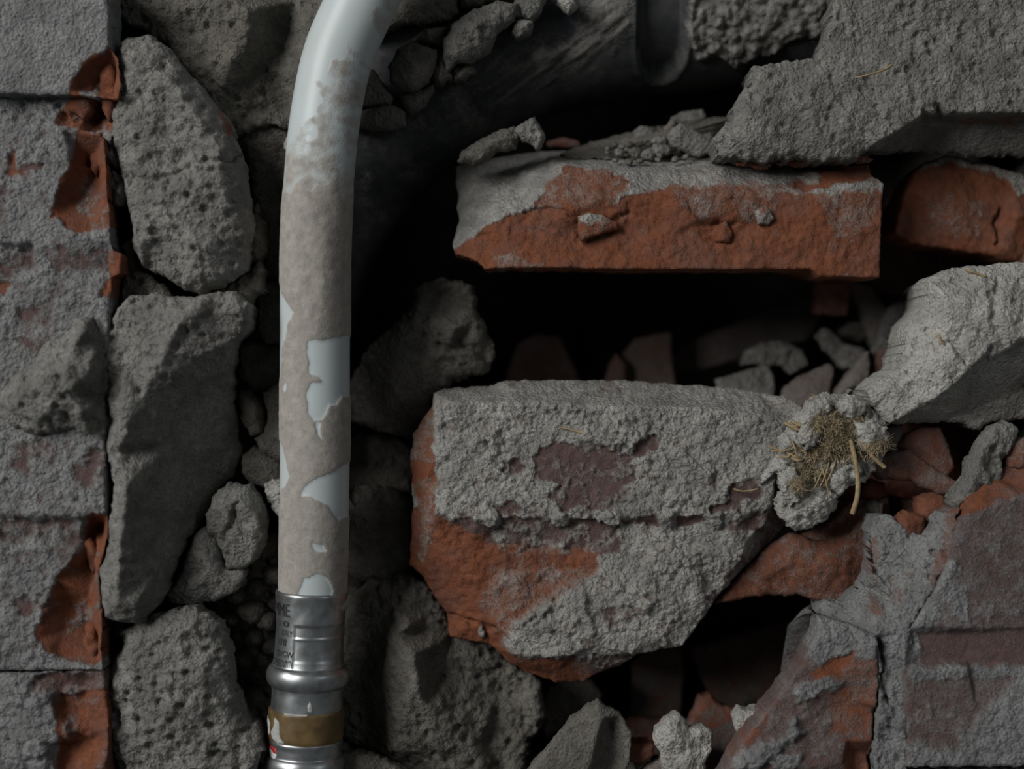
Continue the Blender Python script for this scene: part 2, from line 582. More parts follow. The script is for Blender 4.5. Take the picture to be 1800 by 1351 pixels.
    TRIS[0] += len(Tt) + 2 * sum(len(q) for q in Q)
    o = make_obj(name, V, [Tt] + ([np.concatenate(Q)] if Q else []), mat or M_MORTAR, parent,
                 {'cov': np.concatenate(C_), 'fresh': np.concatenate(F_)})
    return o


def frames(P):
    P = np.asarray(P, float)
    t = np.gradient(P, axis=0)
    t /= np.linalg.norm(t, axis=1)[:, None]
    return P, t


def spline(P, n):
    P = np.asarray(P, float)
    out = []
    m = len(P)
    seg = np.linspace(0, m - 1, n)
    for s in seg:
        i = min(int(s), m - 2)
        u = s - i
        p0, p1, p2, p3 = P[max(i - 1, 0)], P[i], P[i + 1], P[min(i + 2, m - 1)]
        out.append(0.5 * ((2 * p1) + (-p0 + p2) * u + (2 * p0 - 5 * p1 + 4 * p2 - p3) * u * u + (-p0 + 3 * p1 - 3 * p2 + p3) * u ** 3))
    return np.array(out)


def tube(name, P, R, nv, mat, parent=None, disp=None, cap=True, attrs=None):
    """Tube along plane points P (x, y, d) with radius array R; disp(x, y, ang, i) -> (radial offset, cov)."""
    P = np.asarray(P, float)
    n = len(P)
    t = np.gradient(P, axis=0)
    t /= np.linalg.norm(t, axis=1)[:, None]
    ref = np.array([0, 0, 1.0])                       # towards the viewer
    e1 = ref - (t @ ref)[:, None] * t
    e1 /= np.linalg.norm(e1, axis=1)[:, None]
    e2 = np.cross(t, e1)
    ang = np.arange(nv) / nv * 2 * np.pi
    R = np.broadcast_to(np.asarray(R, float), (n,))
    dirs = np.cos(ang)[None, :, None] * e1[:, None, :] + np.sin(ang)[None, :, None] * e2[:, None, :]
    base = P[:, None, :] + dirs * R[:, None, None]
    cv = np.zeros((n, nv))
    if disp is not None:
        off, cv = disp(base[..., 0], base[..., 1], np.broadcast_to(ang, (n, nv)), base[..., 2])
        base = base + dirs * off[..., None]
    V = W(base[..., 0].ravel(), base[..., 1].ravel(), base[..., 2].ravel())
    idx = np.arange(n * nv).reshape(n, nv)
    a, b = idx[:-1], idx[1:]
    Q = np.stack([a, np.roll(a, -1, 1), np.roll(b, -1, 1), b], -1).reshape(-1, 4)
    F = [Q]
    cvv = cv.ravel()
    if cap:
        c0, c1 = W(*P[0]), W(*P[-1])
        V = np.concatenate([V, c0[None], c1[None]])
        m = n * nv
        F.append(np.stack([np.roll(idx[0], -1), idx[0], np.full(nv, m)], 1))
        F.append(np.stack([idx[-1], np.roll(idx[-1], -1), np.full(nv, m + 1)], 1))
        cvv = np.concatenate([cvv, [0, 0]])
    TRIS[0] += 2 * len(Q)
    o = make_obj(name, V, F, mat, parent, {'cov': cvv})
    # outward normals
    import bmesh
    bm = bmesh.new()
    bm.from_mesh(o.data)
    bmesh.ops.recalc_face_normals(bm, faces=bm.faces)
    bm.to_mesh(o.data)
    bm.free()
    return o


def empty(name, loc):
    o = bpy.data.objects.new(name, None)
    o.empty_display_size = 0.01
    o.location = loc
    COL.objects.link(o)
    return o


# ================================================================== SETTING: the masonry on both sides and behind
def struct(o):
    o['kind'] = 'structure'
    return o


BIG = 60
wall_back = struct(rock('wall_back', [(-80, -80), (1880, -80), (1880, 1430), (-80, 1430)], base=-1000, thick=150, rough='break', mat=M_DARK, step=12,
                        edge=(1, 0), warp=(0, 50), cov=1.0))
for _nm, _x, _y, _b in (('wall_top', (-1500, 3300), (-1300, -95), -60), ('wall_bottom', (-1500, 3300), (1425, 2700), 0), ('wall_outer', (-1500, -70), (-1300, 2700), 40), ('wall_far', (1868, 3300), (-1300, 2700), 40)):
    struct(rock(_nm, [(_x[0], _y[0]), (_x[1], _y[0]), (_x[1], _y[1]), (_x[0], _y[1])], base=_b, thick=1300, rough='mortar', mat=M_STONE, step=24, edge=(1, 0), warp=(0, 50), crop=False, inset=0.0, smooth=0))
wall_left = struct(rock('wall_left', [(-80, -80), (150, -80), (170, 300), (150, 700), (165, 1430), (-80, 1430)], base=10, thick=420, rough='mortar',
                        mat=M_STONE, step=8, edge=(10, 8)))
G = 16
rock('brick', [(-60, -60), (191, -60), (193, 84), (207, 103), (211, 150), (207, 174), (150, 168), (-60, 164)],
     [(195, 90, -8), (148, 112, 0), (128, 138, 0), (120, 160, 0), (182, 122, -34), (196, 160, -40), (168, 145, -40), (155, 160, -30), (204, 120, -36), (0, 60, 0), (120, 60, 0)],
     base=116, thick=230, rough='face', mat=M_WALLBRICK, parent=wall_left, edge=(7, 5), warp=(1.5, 16), cov=0.93, fresh=0, relief=2.5, smooth=1, covn=0.35,
     paint=[('cov', [(194, 84), (212, 100), (214, 180), (120, 175), (130, 135), (145, 110)], 0.12, 3), ('fresh', [(196, 80), (215, 90), (220, 180), (110, 175), (125, 135), (145, 105)], 1, 3),
            ('cov', [(140, 162), (165, 150), (172, 172), (140, 175)], 0.8, 4)])
_mj = rock('mortar_joint', [(-60, 140), (60, 142), (150, 146), (200, 152), (208, 212), (196, 255), (150, 244), (60, 240), (-60, 244)],
     [(60, 190, -6), (120, 190, -4), (150, 215, -12), (185, 190, -45), (170, 210, -40)],
     base=82, thick=220, rough='crumbly', mat=M_WALLBRICK, parent=wall_left, edge=(6, 4), warp=(2, 18), cov=0.9, fresh=0, relief=3,
     paint=[('fresh', [(100, 185), (140, 180), (215, 160), (215, 240), (140, 235), (100, 215)], 1, 4), ('cov', [(104, 188), (140, 182), (215, 160), (215, 240), (140, 235), (100, 215)], 0.2, 5)])
_mj['label'] = 'crumbling grey mortar bed between two bricks'
rock('brick', [(-60, 222), (60, 219), (110, 222), (140, 226), (182, 240), (186, 290), (188, 350), (193, 372), (195, 430), (199, 440), (214, 445), (212, 480), (197, 486), (196, 520), (192, 600), (190, 690), (-60, 700)],
     [(60, 300, 0), (138, 232, 0), (124, 290, 0), (104, 330, 0), (93, 352, -2), (83, 388, 0), (100, 380, -4), (143, 415, 0), (192, 392, -4), (150, 270, -38), (140, 350, -42), (172, 300, -52),
      (160, 390, -20), (180, 350, -30), (162, 290, -58), (60, 426, 0), (192, 426, 0), (60, 434, -G), (194, 434, -G), (60, 478, -G), (192, 478, -G), (60, 487, 0), (192, 487, 0), (60, 600, 0), (-50, 426, 0), (-50, 434, -G), (-50, 478, -G), (-50, 487, 0)],
     base=116, thick=230, rough='face', mat=M_WALLBRICK, parent=wall_left, edge=(7, 5), warp=(1.5, 16), cov=0.83, fresh=0, relief=6, smooth=1, covn=0.75,
     paint=[('cov', [(138, 225), (185, 238), (200, 300), (196, 396), (150, 408), (120, 400), (100, 380), (82, 388), (100, 345), (124, 290)], 0.0, 2),
            ('fresh', [(136, 224), (190, 236), (205, 300), (200, 400), (150, 412), (95, 385), (80, 390), (100, 340), (122, 290)], 1, 2),
            ('cov', [(130, 330), (160, 300), (190, 370), (185, 400), (140, 405)], 0.32, 8),
            ('cov', [(-60, 436), (200, 436), (200, 476), (-60, 476)], 0.45, 5), ('cov', [(60, 440), (85, 440), (85, 470), (60, 472)], 0.9, 5),
            ('fresh', [(15, 270), (28, 268), (40, 300), (28, 320), (15, 300)], 1, 4), ('cov', [(15, 272), (26, 268), (30, 290), (75, 285), (75, 295), (28, 305), (24, 320), (14, 300)], 0.15, 3),
            ('cov', [(-10, 330), (14, 320), (14, 400), (-10, 400)], 0.4, 6), ('cov', [(30, 540), (90, 540), (95, 600), (70, 640), (40, 600)], 0.45, 10),
            ('fresh', [(-10, 495), (18, 498), (14, 512), (-10, 512)], 1, 3), ('cov', [(-10, 495), (18, 498), (14, 512), (-10, 512)], 0, 3),
            ('fresh', [(190, 440), (220, 440), (220, 530), (176, 520), (184, 500), (196, 486)], 1, 3), ('cov', [(196, 440), (220, 440), (220, 530), (180, 518), (184, 505), (196, 486)], 0.1, 3)])
rock('brick', [(-60, 735), (185, 735), (187, 850), (189, 905), (187, 945), (183, 968), (173, 1005), (178, 1060), (180, 1100), (176, 1140), (181, 1176), (-60, 1178)],
     [(80, 800, 0), (180, 840, 0), (60, 904, 0), (148, 904, 0), (60, 914, -G), (146, 920, -G), (60, 950, -G), (140, 952, -G), (60, 960, 0), (132, 965, 0), (-50, 904, 0), (-50, 914, -G), (-50, 950, -G), (-50, 960, 0),
      (128, 980, 0), (100, 1018, 0), (90, 1052, 0), (74, 1090, 0), (64, 1122, 0), (84, 1140, 0), (60, 1172, 0), (165, 930, -58), (180, 925, -66), (140, 1000, -30), (165, 1000, -45), (125, 1060, -38), (150, 1090, -44),
      (110, 1110, -30), (160, 1045, -28), (168, 1130, -40), (100, 1160, -8), (160, 975, -34)],
     base=118, thick=230, rough='face', mat=M_WALLBRICK, parent=wall_left, edge=(7, 5), warp=(1.5, 16), cov=0.8, fresh=0, relief=7, smooth=1, covn=0.8,
     paint=[('fresh', [(190, 900), (150, 905), (148, 960), (128, 980), (98, 1018), (90, 1052), (72, 1090), (63, 1122), (84, 1150), (62, 1176), (200, 1180), (200, 900)], 1, 2),
            ('cov', [(192, 902), (152, 908), (150, 965), (128, 980), (98, 1018), (90, 1052), (72, 1090), (63, 1122), (84, 1145), (120, 1160), (200, 1170), (200, 902)], 0.08, 3),
            ('cov', [(0, 912), (140, 912), (140, 952), (0, 955)], 0.5, 6), ('cov', [(30, 1050), (55, 1060), (50, 1085), (30, 1080)], 0.2, 6),
            ('cov', [(20, 770), (75, 775), (60, 830), (20, 825)], 0.5, 8), ('cov', [(120, 800), (170, 790), (180, 850), (130, 860)], 0.45, 8),
            ('cov', [(140, 1050), (170, 1060), (165, 1100), (135, 1090)], 0.4, 6), ('fresh', [(60, 1150), (150, 1160), (170, 1200), (55, 1200)], 0.15, 6)])
rock('brick', [(-60, 1182), (60, 1180), (182, 1178), (187, 1215), (192, 1260), (191, 1330), (184, 1430), (-60, 1430)],
     [(60, 1182, 0), (40, 1230, 6), (90, 1226, 4), (98, 1255, 4), (104, 1300, 4), (102, 1400, 4), (70, 1300, 8), (112, 1240, -22), (120, 1310, -32), (160, 1250, -14), (150, 1300, -30), (175, 1300, -20), (130, 1280, -10), (100, 1200, -10), (150, 1195, -12)],
     base=118, thick=230, rough='break', mat=M_WALLBRICK, parent=wall_left, edge=(8, 6), warp=(2, 18), cov=0.95, fresh=0.2, relief=9, smooth=1, covn=0.5,
     paint=[('fresh', [(98, 1212), (200, 1205), (200, 1440), (102, 1440)], 1, 4), ('cov', [(92, 1222), (200, 1205), (200, 1440), (104, 1440), (104, 1300)], 0.12, 3),
            ('cov', [(60, 1180), (200, 1170), (200, 1205), (110, 1218), (60, 1215)], 0.4, 5), ('cov', [(115, 1250), (140, 1250), (140, 1285), (115, 1290)], 0.45, 5)])

wall_right = struct(rock('wall_right', [(1600, 940), (1880, 830), (1880, 1430), (1340, 1430), (1400, 1300), (1500, 1180)], base=0, thick=420, rough='mortar', mat=M_STONE, step=8, edge=(10, 8)))
rock('brick', [(1700, 868, -30), (1740, 838, -45), (1800, 800, -70), (1870, 770, -80), (1870, 1345), (1594, 1348), (1590, 1250), (1586, 1180), (1586, 1112), (1604, 1098), (1645, 1030), (1670, 975), (1684, 915)],
     [(1692, 905, 0), (1740, 888, 0), (1800, 872, 0), (1860, 860, 0), (1720, 880, -6), (1780, 850, -40), (1600, 1103, 0), (1860, 1103, 0), (1700, 1103, 0), (1604, 1112, -G), (1860, 1112, -G), (1700, 1112, -G),
      (1604, 1160, -G), (1860, 1160, -G), (1700, 1160, -G), (1604, 1172, 0), (1860, 1172, 0), (1700, 1172, 0), (1700, 1000, 0), (1720, 1260, 0), (1690, 960, 0), (1620, 1180, 0)],
     base=110, thick=260, rough='face', mat=M_WALLBRICK, parent=wall_right, edge=(8, 6), warp=(2, 18), cov=0.40, fresh=0, relief=5, smooth=1, covn=0.3,
     paint=[('fresh', [(1680, 905), (1700, 850), (1880, 740), (1880, 850), (1760, 880), (1700, 905)], 1, 3), ('cov', [(1680, 905), (1700, 850), (1880, 740), (1880, 850), (1760, 880), (1700, 905)], 0.22, 4),
            ('cov', [(1560, 1080), (1605, 1095), (1668, 985), (1690, 1000), (1640, 1100), (1600, 1170), (1560, 1200)], 0.85, 8),
            ('cov', [(1660, 1035), (1690, 1025), (1700, 1060), (1705, 1085), (1690, 1090), (1670, 1070)], 1.0, 4), ('cov', [(1730, 1055), (1745, 1060), (1740, 1090), (1722, 1080)], 0.75, 5),
            ('cov', [(1610, 1110), (1880, 1110), (1880, 1160), (1620, 1165)], 0.18, 4), ('cov', [(1590, 1172), (1880, 1170), (1880, 1185), (1600, 1195)], 0.85, 5),
            ('cov', [(1740, 1240), (1800, 1180), (1880, 1180), (1880, 1300), (1780, 1345), (1690, 1345), (1690, 1300)], 0.9, 12), ('cov', [(1595, 1310), (1700, 1320), (1880, 1330), (1880, 1350), (1595, 1350)], 0.9, 6)])
rock('brick', [(1560, 1362), (1870, 1358), (1870, 1430), (1560, 1430)], [(1700, 1400, 0)], base=100, thick=260, rough='face', mat=M_WALLBRICK, parent=wall_right, edge=(8, 6), cov=0.85, fresh=0, relief=5)
_mj = rock('mortar_joint', [(1686, 893), (1672, 975), (1640, 1036), (1603, 1100), (1596, 1180), (1594, 1250), (1596, 1430), (1536, 1430), (1535, 1300), (1543, 1245), (1545, 1180), (1543, 1140), (1522, 1112, -20),
                       (1470, 1090, -70), (1432, 1078, -100), (1438, 1060, -105), (1480, 1052, -95), (1512, 1030, -85), (1528, 990, -60), (1526, 930, -70), (1532, 900, -80), (1566, 905, -60), (1590, 930, -50), (1625, 940, -35), (1655, 900, -30)],
     [(1532, 1000, -30), (1532, 1060, -24), (1536, 1110, -10), (1600, 1000, -22), (1580, 1060, -14), (1640, 960, -18), (1560, 960, -40), (1590, 1100, -2), (1570, 1140, -6), (1548, 1135, -20), (1562, 1180, -10), (1560, 1300, -8), (1580, 1250, -4), (1590, 1160, -10)],
     base=104, thick=240, rough='mortar', mat=M_WALLBRICK, parent=wall_right, edge=(8, 6), warp=(3, 20), cov=0.93, fresh=0.8, relief=3, smooth=1, covn=0.4,
     cracks=[([(1543, 1128), (1556, 1170), (1552, 1195), (1562, 1235)], 14, 4)],
     paint=[('cov', [(1660, 890), (1695, 890), (1690, 975), (1640, 1040), (1630, 1020), (1655, 960)], 0.4, 6), ('cov', [(1526, 940), (1542, 940), (1546, 1080), (1530, 1090)], 0.5, 5), ('cov', [(1560, 1010), (1600, 1000), (1590, 1090), (1570, 1090)], 0.7, 8)])
_mj['label'] = 'grey mortar spread in the cracked upright joint'
rock('brick', [(1432, 1078, -30), (1500, 1098, -12), (1540, 1118, 0), (1545, 1180), (1541, 1240), (1534, 1300), (1534, 1430), (1250, 1430), (1262, 1376), (1288, 1330), (1312, 1290), (1345, 1250), (1384, 1200), (1418, 1150), (1436, 1112, -10)],
     [(1440, 1180, 0), (1425, 1178, -2), (1475, 1160, -10), (1505, 1142, -4), (1480, 1188, -4), (1500, 1170, 0), (1400, 1250, 0), (1350, 1300, 4), (1460, 1200, 0), (1470, 1240, -14), (1500, 1230, -16), (1536, 1250, -18), (1460, 1285, -8),
      (1488, 1300, -4), (1500, 1320, -34), (1525, 1320, -34), (1480, 1340, 0), (1505, 1380, -34), (1400, 1350, 2)],
     base=106, thick=250, rough='face', mat=M_WALLBRICK, parent=wall_right, edge=(8, 7), warp=(2, 18), cov=0.40, fresh=0.15, relief=6, smooth=1, covn=0.3,
     paint=[('cov', [(1432, 1070), (1550, 1110), (1545, 1150), (1440, 1165), (1420, 1150)], 0.9, 6), ('fresh', [(1425, 1180), (1475, 1155), (1508, 1140), (1545, 1160), (1540, 1200), (1480, 1195), (1440, 1190)], 1, 3),
            ('cov', [(1425, 1182), (1475, 1155), (1508, 1140), (1500, 1160), (1470, 1186), (1440, 1190)], 0.0, 3), ('cov', [(1400, 1205), (1440, 1192), (1485, 1195), (1470, 1210), (1395, 1235)], 0.85, 5),
            ('fresh', [(1462, 1210), (1545, 1200), (1540, 1290), (1455, 1290)], 1, 4), ('cov', [(1465, 1215), (1535, 1215), (1530, 1290), (1458, 1288)], 0.3, 4),
            ('fresh', [(1480, 1298), (1530, 1296), (1530, 1440), (1490, 1440)], 1, 3), ('cov', [(1482, 1298), (1530, 1296), (1530, 1440), (1490, 1440)], 0.1, 3),
            ('fresh', [(1310, 1290), (1345, 1250), (1352, 1262), (1320, 1300), (1290, 1345), (1280, 1340)], 1, 4), ('cov', [(1320, 1285), (1350, 1260), (1350, 1275), (1315, 1310)], 0.1, 4),
            ('cov', [(1345, 1300), (1380, 1290), (1395, 1265), (1412, 1285), (1380, 1310), (1360, 1330), (1330, 1350), (1290, 1345), (1295, 1328)], 1.0, 4), ('h', [(1345, 1300), (1380, 1290), (1395, 1265), (1412, 1285), (1380, 1310), (1360, 1330), (1330, 1350), (1290, 1345)], 7, 8),
            ('cov', [(1350, 1335), (1410, 1320), (1400, 1345), (1360, 1351)], 0.9, 4)])

_wb = [o for o in wall_left.children if o.name.startswith('brick')]
for ol_, pt_, b_, par_ in [([(184, 92), (200, 100), (209, 128), (211, 156), (205, 204), (192, 214), (180, 190), (174, 150), (176, 118)], [(192, 130, 10), (196, 170, 12), (184, 160, -4), (190, 195, 4)], 84, _wb[0]),
                           ([(164, 236), (180, 232), (185, 262), (183, 292), (172, 311), (160, 300), (157, 266)], [(174, 262, 8), (172, 292, 6)], 78, _wb[1]),
                           ([(130, 152), (150, 144), (170, 150), (166, 190), (150, 212), (134, 200), (110, 196)], [(150, 168, 6), (140, 190, 4)], 84, _wb[0]),
                           ([(138, 952), (158, 946), (176, 965), (180, 982), (166, 1012), (158, 1004), (150, 978)], [(162, 972, 8)], 96, _wb[2]),
                           ([(150, 1096), (170, 1094), (178, 1130), (174, 1172), (158, 1166), (146, 1130)], [(164, 1115, 10), (166, 1150, 6)], 96, _wb[2])]:
    rock('brick_flake', ol_, pt_, b_, 60, 'break', M_BRICK, step=3, edge=(8, 9), warp=(2.5, 14), cov=0.12, fresh=1, covn=0.3, amp=0.6, parent=par_)

# ================================================================== THE BLACK DRAIN PIPE BEHIND
rim_pts = [(600, 700), (612, 620), (628, 550), (655, 466), (704, 385), (792, 296), (872, 243), (952, 206), (1060, 180), (1130, 167), (1200, 160), (1300, 152), (1420, 146), (1560, 142), (1700, 140)]
RD = 168.0
rp = spline(rim_pts, 240)
tg = np.gradient(rp, axis=0); tg /= np.linalg.norm(tg, axis=1)[:, None]
nrm = np.stack([tg[:, 1], -tg[:, 0]], 1)
cl = rp + nrm * RD
for _ in range(30):
    cl[1:-1] = (cl[:-2] + cl[1:-1] + cl[2:]) / 3
DZ = -300.0
kk = (D - DZ) / D
clp = np.stack([900 + (cl[:, 0] - 900) * kk, 675.5 + (cl[:, 1] - 675.5) * kk, np.full(len(cl), DZ)], 1)


def drain_disp(x, y, ang, d):
    kx = (D - d) / D
    X, Y = 900 + (x - 900) / kx, 675.5 + (y - 675.5) / kx
    fr = (d > DZ).astype(float)
    n1 = perlin(X / 60, Y / 60, 301) + 0.6 * perlin(X / 22, Y / 22, 302) + 0.4 * perlin(X / 9, Y / 9, 303)
    cov = np.full(X.shape, 0.12) + 0.16 * n1
    off = 0.8 * perlin(X / 50, Y / 50, 305)
    # dust lying in streaks on the bend
    st = perlin((X * 0.8 - Y * 0.6) / 70, (X * 0.6 + Y * 0.8) / 14, 306) + 0.6 * perlin((X * 0.8 - Y * 0.6) / 30, (X * 0.6 + Y * 0.8) / 7, 307)
    q = sstep(-16, 22, poly_sd(X + 10 * n1, Y + 10 * n1, [(945, 105), (1000, 60), (1060, -40), (1110, -40), (1108, 55), (1070, 85), (1000, 110), (960, 120)]))
    cov += q * (0.72 + 0.3 * st); off += q * (5 + 4 * st + 3 * n1 + 2.5 * grain(X / 7, Y / 7, 311))
    q = sstep(-20, 40, poly_sd(X + 10 * n1, Y + 10 * n1, [(820, 110), (930, 60), (1080, 80), (1050, 130), (930, 175), (860, 190), (810, 160)]))
    cov += q * (0.22 + 0.42 * st)
    off += q * 2.5 * st
    q = sstep(-30, 40, poly_sd(X, Y, [(630, 230), (760, 150), (880, 120), (900, 200), (760, 260), (680, 420), (630, 480)]))
    cov += q * (0.14 + 0.3 * n1)
    # clotted mortar crust to the right of the recess
    q = sstep(-7, 7, poly_sd(X + 9 * n1, Y + 9 * n1, [(1210, -40), (1212, 60), (1232, 108), (1262, 92), (1295, 116), (1310, 100), (1350, 96), (1400, 70), (1480, 70), (1500, -40)]))
    lump = 0.8 * grain(X / 21, Y / 21, 308) + 0.55 * grain(X / 10, Y / 10, 309) + 0.3 * perlin(X / 40, Y / 40, 310)
    cov += q * (0.55 + 0.5 * lump); off += q * (3 + 15 * lump)
    # moulded recess with a round end
    R = poly_sd(X, Y, [(1122, -60), (1212, -60), (1210, 60), (1204, 105), (1188, 132), (1165, 144), (1145, 143), (1128, 128), (1120, 95)])
    rin = sstep(-3, 12, R)
    off = off * (1 - 0.7 * rin) - 26 * rin + 5 * np.exp(-((R + 4) / 5) ** 2)
    cov += 0.30 * np.exp(-((R - 2) / 6) ** 2) * (Y > 90) - 0.12 * rin
    return off * fr, np.clip(cov, 0, 1)


drain_pipe = empty('drain_pipe', W(1100, 60, DZ))
_dp = tube('pipe_bend', spline(clp, 430), RD * kk, 300, M_DRAIN, drain_pipe, drain_disp)
tag(drain_pipe, 'thick black plastic drain pipe bending through the rubble, dusted with grey mortar', 'pipe')

# ================================================================== THE WHITE WATER PIPE WITH ITS PRESS FITTING
cpts = [(760, -190, 60), (690, -80, 58), (632, 38, 55), (598, 120, 52), (577, 227, 50), (566, 340, 48), (561, 450, 46), (559.5, 600, 42), (559, 750, 38), (557, 900, 32), (553, 1040, 24), (552.5, 1056, 23)]
P0 = spline(cpts, 420)
PM = [  # mud-free patches (photograph plane)
    [(500, 500), (508, 520), (530, 552), (520, 570), (512, 610), (506, 660), (500, 670), (490, 600), (490, 500)],
    [(492, 880), (494, 770), (508, 775), (519, 810), (522, 830), (515, 850), (505, 855), (500, 882)],
    [(556, 605), (562, 600), (640, 590), (640, 690), (610, 700), (590, 712), (578, 735), (565, 738), (556, 725), (553, 690), (560, 672), (578, 670), (570, 660), (555, 655), (560, 640), (553, 620)],
    [(568, 740), (576, 740), (578, 768), (570, 760)],
    [(543, 865), (550, 845), (570, 832), (600, 820), (640, 790), (640, 900), (600, 905), (585, 880), (560, 866)],
    [(523, 1048), (535, 1030), (546, 1005), (570, 997), (585, 1005), (592, 1025), (588, 1060), (523, 1060)],
    [(560, 945), (580, 948), (585, 960), (565, 958)],
    [(509, 672), (516, 670), (516, 690), (510, 684)],
]


def pipe_disp(x, y, ang, d):
    n1 = perlin(x / 30, y / 30, 401) + 0.6 * perlin(x / 12, y / 12, 402)
    n2 = perlin(x / 6, y / 6, 403)
    mud = sstep(330, 360, y + 26 * perlin(x / 22, y / 40, 407))
    X, Y = x + 2.5 * n1 + 1.2 * n2, y + 3 * n1 + 1.2 * n2
    for p in PM:
        mud = mud * (1 - sstep(-3, 3, poly_sd(X, Y, p)))
    # the upper bend is only smeared
    sm = sstep(-14, 10, poly_sd(x + 9 * n1, y + 9 * n1, [(570, 245), (575, 180), (590, 135), (640, 110), (660, 130), (645, 230), (650, 300), (560, 320), (552, 280)]))
    sm2 = sstep(-10, 12, poly_sd(x + 9 * n1, y + 9 * n1, [(670, 0), (700, -40), (760, -40), (700, 60), (672, 100), (660, 60)]))
    cov = np.maximum(mud, np.maximum(sm * (0.5 + 0.32 * n1), sm2 * (0.48 + 0.3 * n1)))
    cov = np.maximum(cov, (sstep(180, 330, y) * 0.62 + 0.26 * n1 * sstep(120, 200, y)) * (mud < 0.5) * (y < 380))
    th = np.where(mud > 0, mud, 0)
    off = th * (1.8 + 0.3 * n1 + 0.3 * n2)
    blob = sstep(-10, 26, poly_sd(X, Y, [(520, 330), (545, 310), (570, 340), (600, 420), (606, 520), (595, 585), (570, 598), (545, 575), (520, 520), (508, 430)]))
    off += blob * (4 + 1.5 * n1)
    return off, np.clip(cov, 0, 1)


water_pipe = empty('water_pipe', W(553, 1040, 24))
tag(water_pipe, 'white plastic water pipe smeared with mud, pressed into a steel fitting', 'pipe')
tube('pipe_tube', P0, 60.0 - 2.5 * sstep(300, 419, np.arange(420)) , 150, M_PIPE, water_pipe, pipe_disp)

# press fitting: turned profile along a slightly leaning axis
AX0, AX1 = np.array([551.5, 1034.0, 25.0]), np.array([533.0, 1460.0, 22.0])
LEN = np.linalg.norm(AX1 - AX0)
AXD = (AX1 - AX0) / LEN
E1 = np.array([0, 0, 1.0]) - AXD * AXD[2]; E1 /= np.linalg.norm(E1)
E2 = np.cross(AXD, E1)                  # roughly along x
if E2[0] < 0:
    E2 = -E2


def on_fit(t, a, r):
    """t along the axis, a angle from the viewer's side towards the right, r radius."""
    t, a, r = np.broadcast_arrays(np.asarray(t, float), np.asarray(a, float), np.asarray(r, float))
    P = AX0 + t[..., None] * AXD + (np.cos(a) * r)[..., None] * E1 + (np.sin(a) * r)[..., None] * E2
    return P


def lathe(name, prof, mat, parent, nv=140, fn=None, closed_in=None, wob=0.0):
    prof = np.array(prof, float)
    t, r = prof[:, 0], prof[:, 1]
    tt = np.concatenate([np.linspace(t[i], t[i + 1], max(2, int(abs(t[i + 1] - t[i]) / 2.5) + 1), endpoint=False) for i in range(len(t) - 1)] + [[t[-1]]])
    # arc-length style interpolation keeps returns in the profile
    rr = np.concatenate([np.linspace(r[i], r[i + 1], max(2, int(abs(t[i + 1] - t[i]) / 2.5) + 1), endpoint=False) for i in range(len(t) - 1)] + [[r[-1]]])
    for _ in range(2):
        rr[1:-1] = (rr[:-2] + 2 * rr[1:-1] + rr[2:]) / 4
    a = np.arange(nv) / nv * 2 * np.pi
    T, A = np.meshgrid(tt, a, indexing='ij')
    Rr = np.repeat(rr[:, None], nv, 1)
    if wob:
        Rr = Rr + wob * perlin(np.cos(A) * 2 + 5, np.sin(A) * 2 + T / 35, 501)
    if fn is not None:
        Rr = Rr + fn(T, A)
    P = on_fit(T, A, Rr)
    V = W(P[..., 0].ravel(), P[..., 1].ravel(), P[..., 2].ravel())
    idx = np.arange(len(tt) * nv).reshape(len(tt), nv)
    p, q = idx[:-1], idx[1:]
    Q = np.stack([p, q, np.roll(q, -1, 1), np.roll(p, -1, 1)], -1).reshape(-1, 4)
    o = make_obj(name, V, [Q], mat, parent)
    import bmesh
    bm = bmesh.new(); bm.from_mesh(o.data)
    bmesh.ops.recalc_face_normals(bm, faces=bm.faces)
    bm.to_mesh(o.data); bm.free()
    return o


def bump_arc(t0, r0, amp, half, n=9):
    return [(t0 + half * math.sin(u), r0 + amp * math.cos(u)) for u in np.linspace(-math.pi / 2, math.pi / 2, n)]


def jaw(T, A):
    """Flats left by the pressing jaws on the right-hand side of the sleeve."""
    right = sstep(-0.36, -0.33, A - np.where(A > np.pi, 2 * np.pi, 0)) * sstep(1.7, 1.5, A - np.where(A > np.pi, 2 * np.pi, 0))
    m = sstep(52, 54, T) * (1 - sstep(74, 76, T)) + 0.8 * sstep(76, 78, T) * (1 - sstep(113, 115, T)) + 0.4 * sstep(113, 115, T) * (1 - sstep(132, 134, T))
    return -2.2 * m * right


prof = [(30, 55), (2, 56), (-1, 58), (0, 61.5), (3, 62.5), (8, 62), (20, 60.5), (45, 59.5), (62, 58.8), (82, 58.6), (100, 59.2), (118, 60.5), (126, 62)]
prof += bump_arc(146, 62.5, 9.5, 18)
prof += [(166, 62), (172, 61.5), (195, 62), (203, 62)]
fit = lathe('press_sleeve', prof, M_STEEL, water_pipe, fn=jaw, wob=0.8)
fit['label'] = 'galvanised steel press sleeve with a rounded bead'
ring = lathe('cover_band', [(203, 60), (203, 64.5), (205, 65.8), (230, 65.8), (252, 65.4), (256, 64)], M_BAND, water_pipe, wob=0.5)
ring['label'] = 'brown band below the sleeve, partly covered in grey flecks'
prof2 = [(254, 62), (256, 65), (260, 65), (266, 63.2), (275, 63)] + bump_arc(300, 62.5, 7.5, 17) + [(320, 61.5), (326, 61), (332, 60)] + bump_arc(345, 60, 4, 10) + [(358, 59), (400, 58), (425, 58)]
low = lathe('lower_collar', prof2, M_STEEL, water_pipe, wob=0.6)
low['label'] = 'steel collar with a second bead under the brown band'


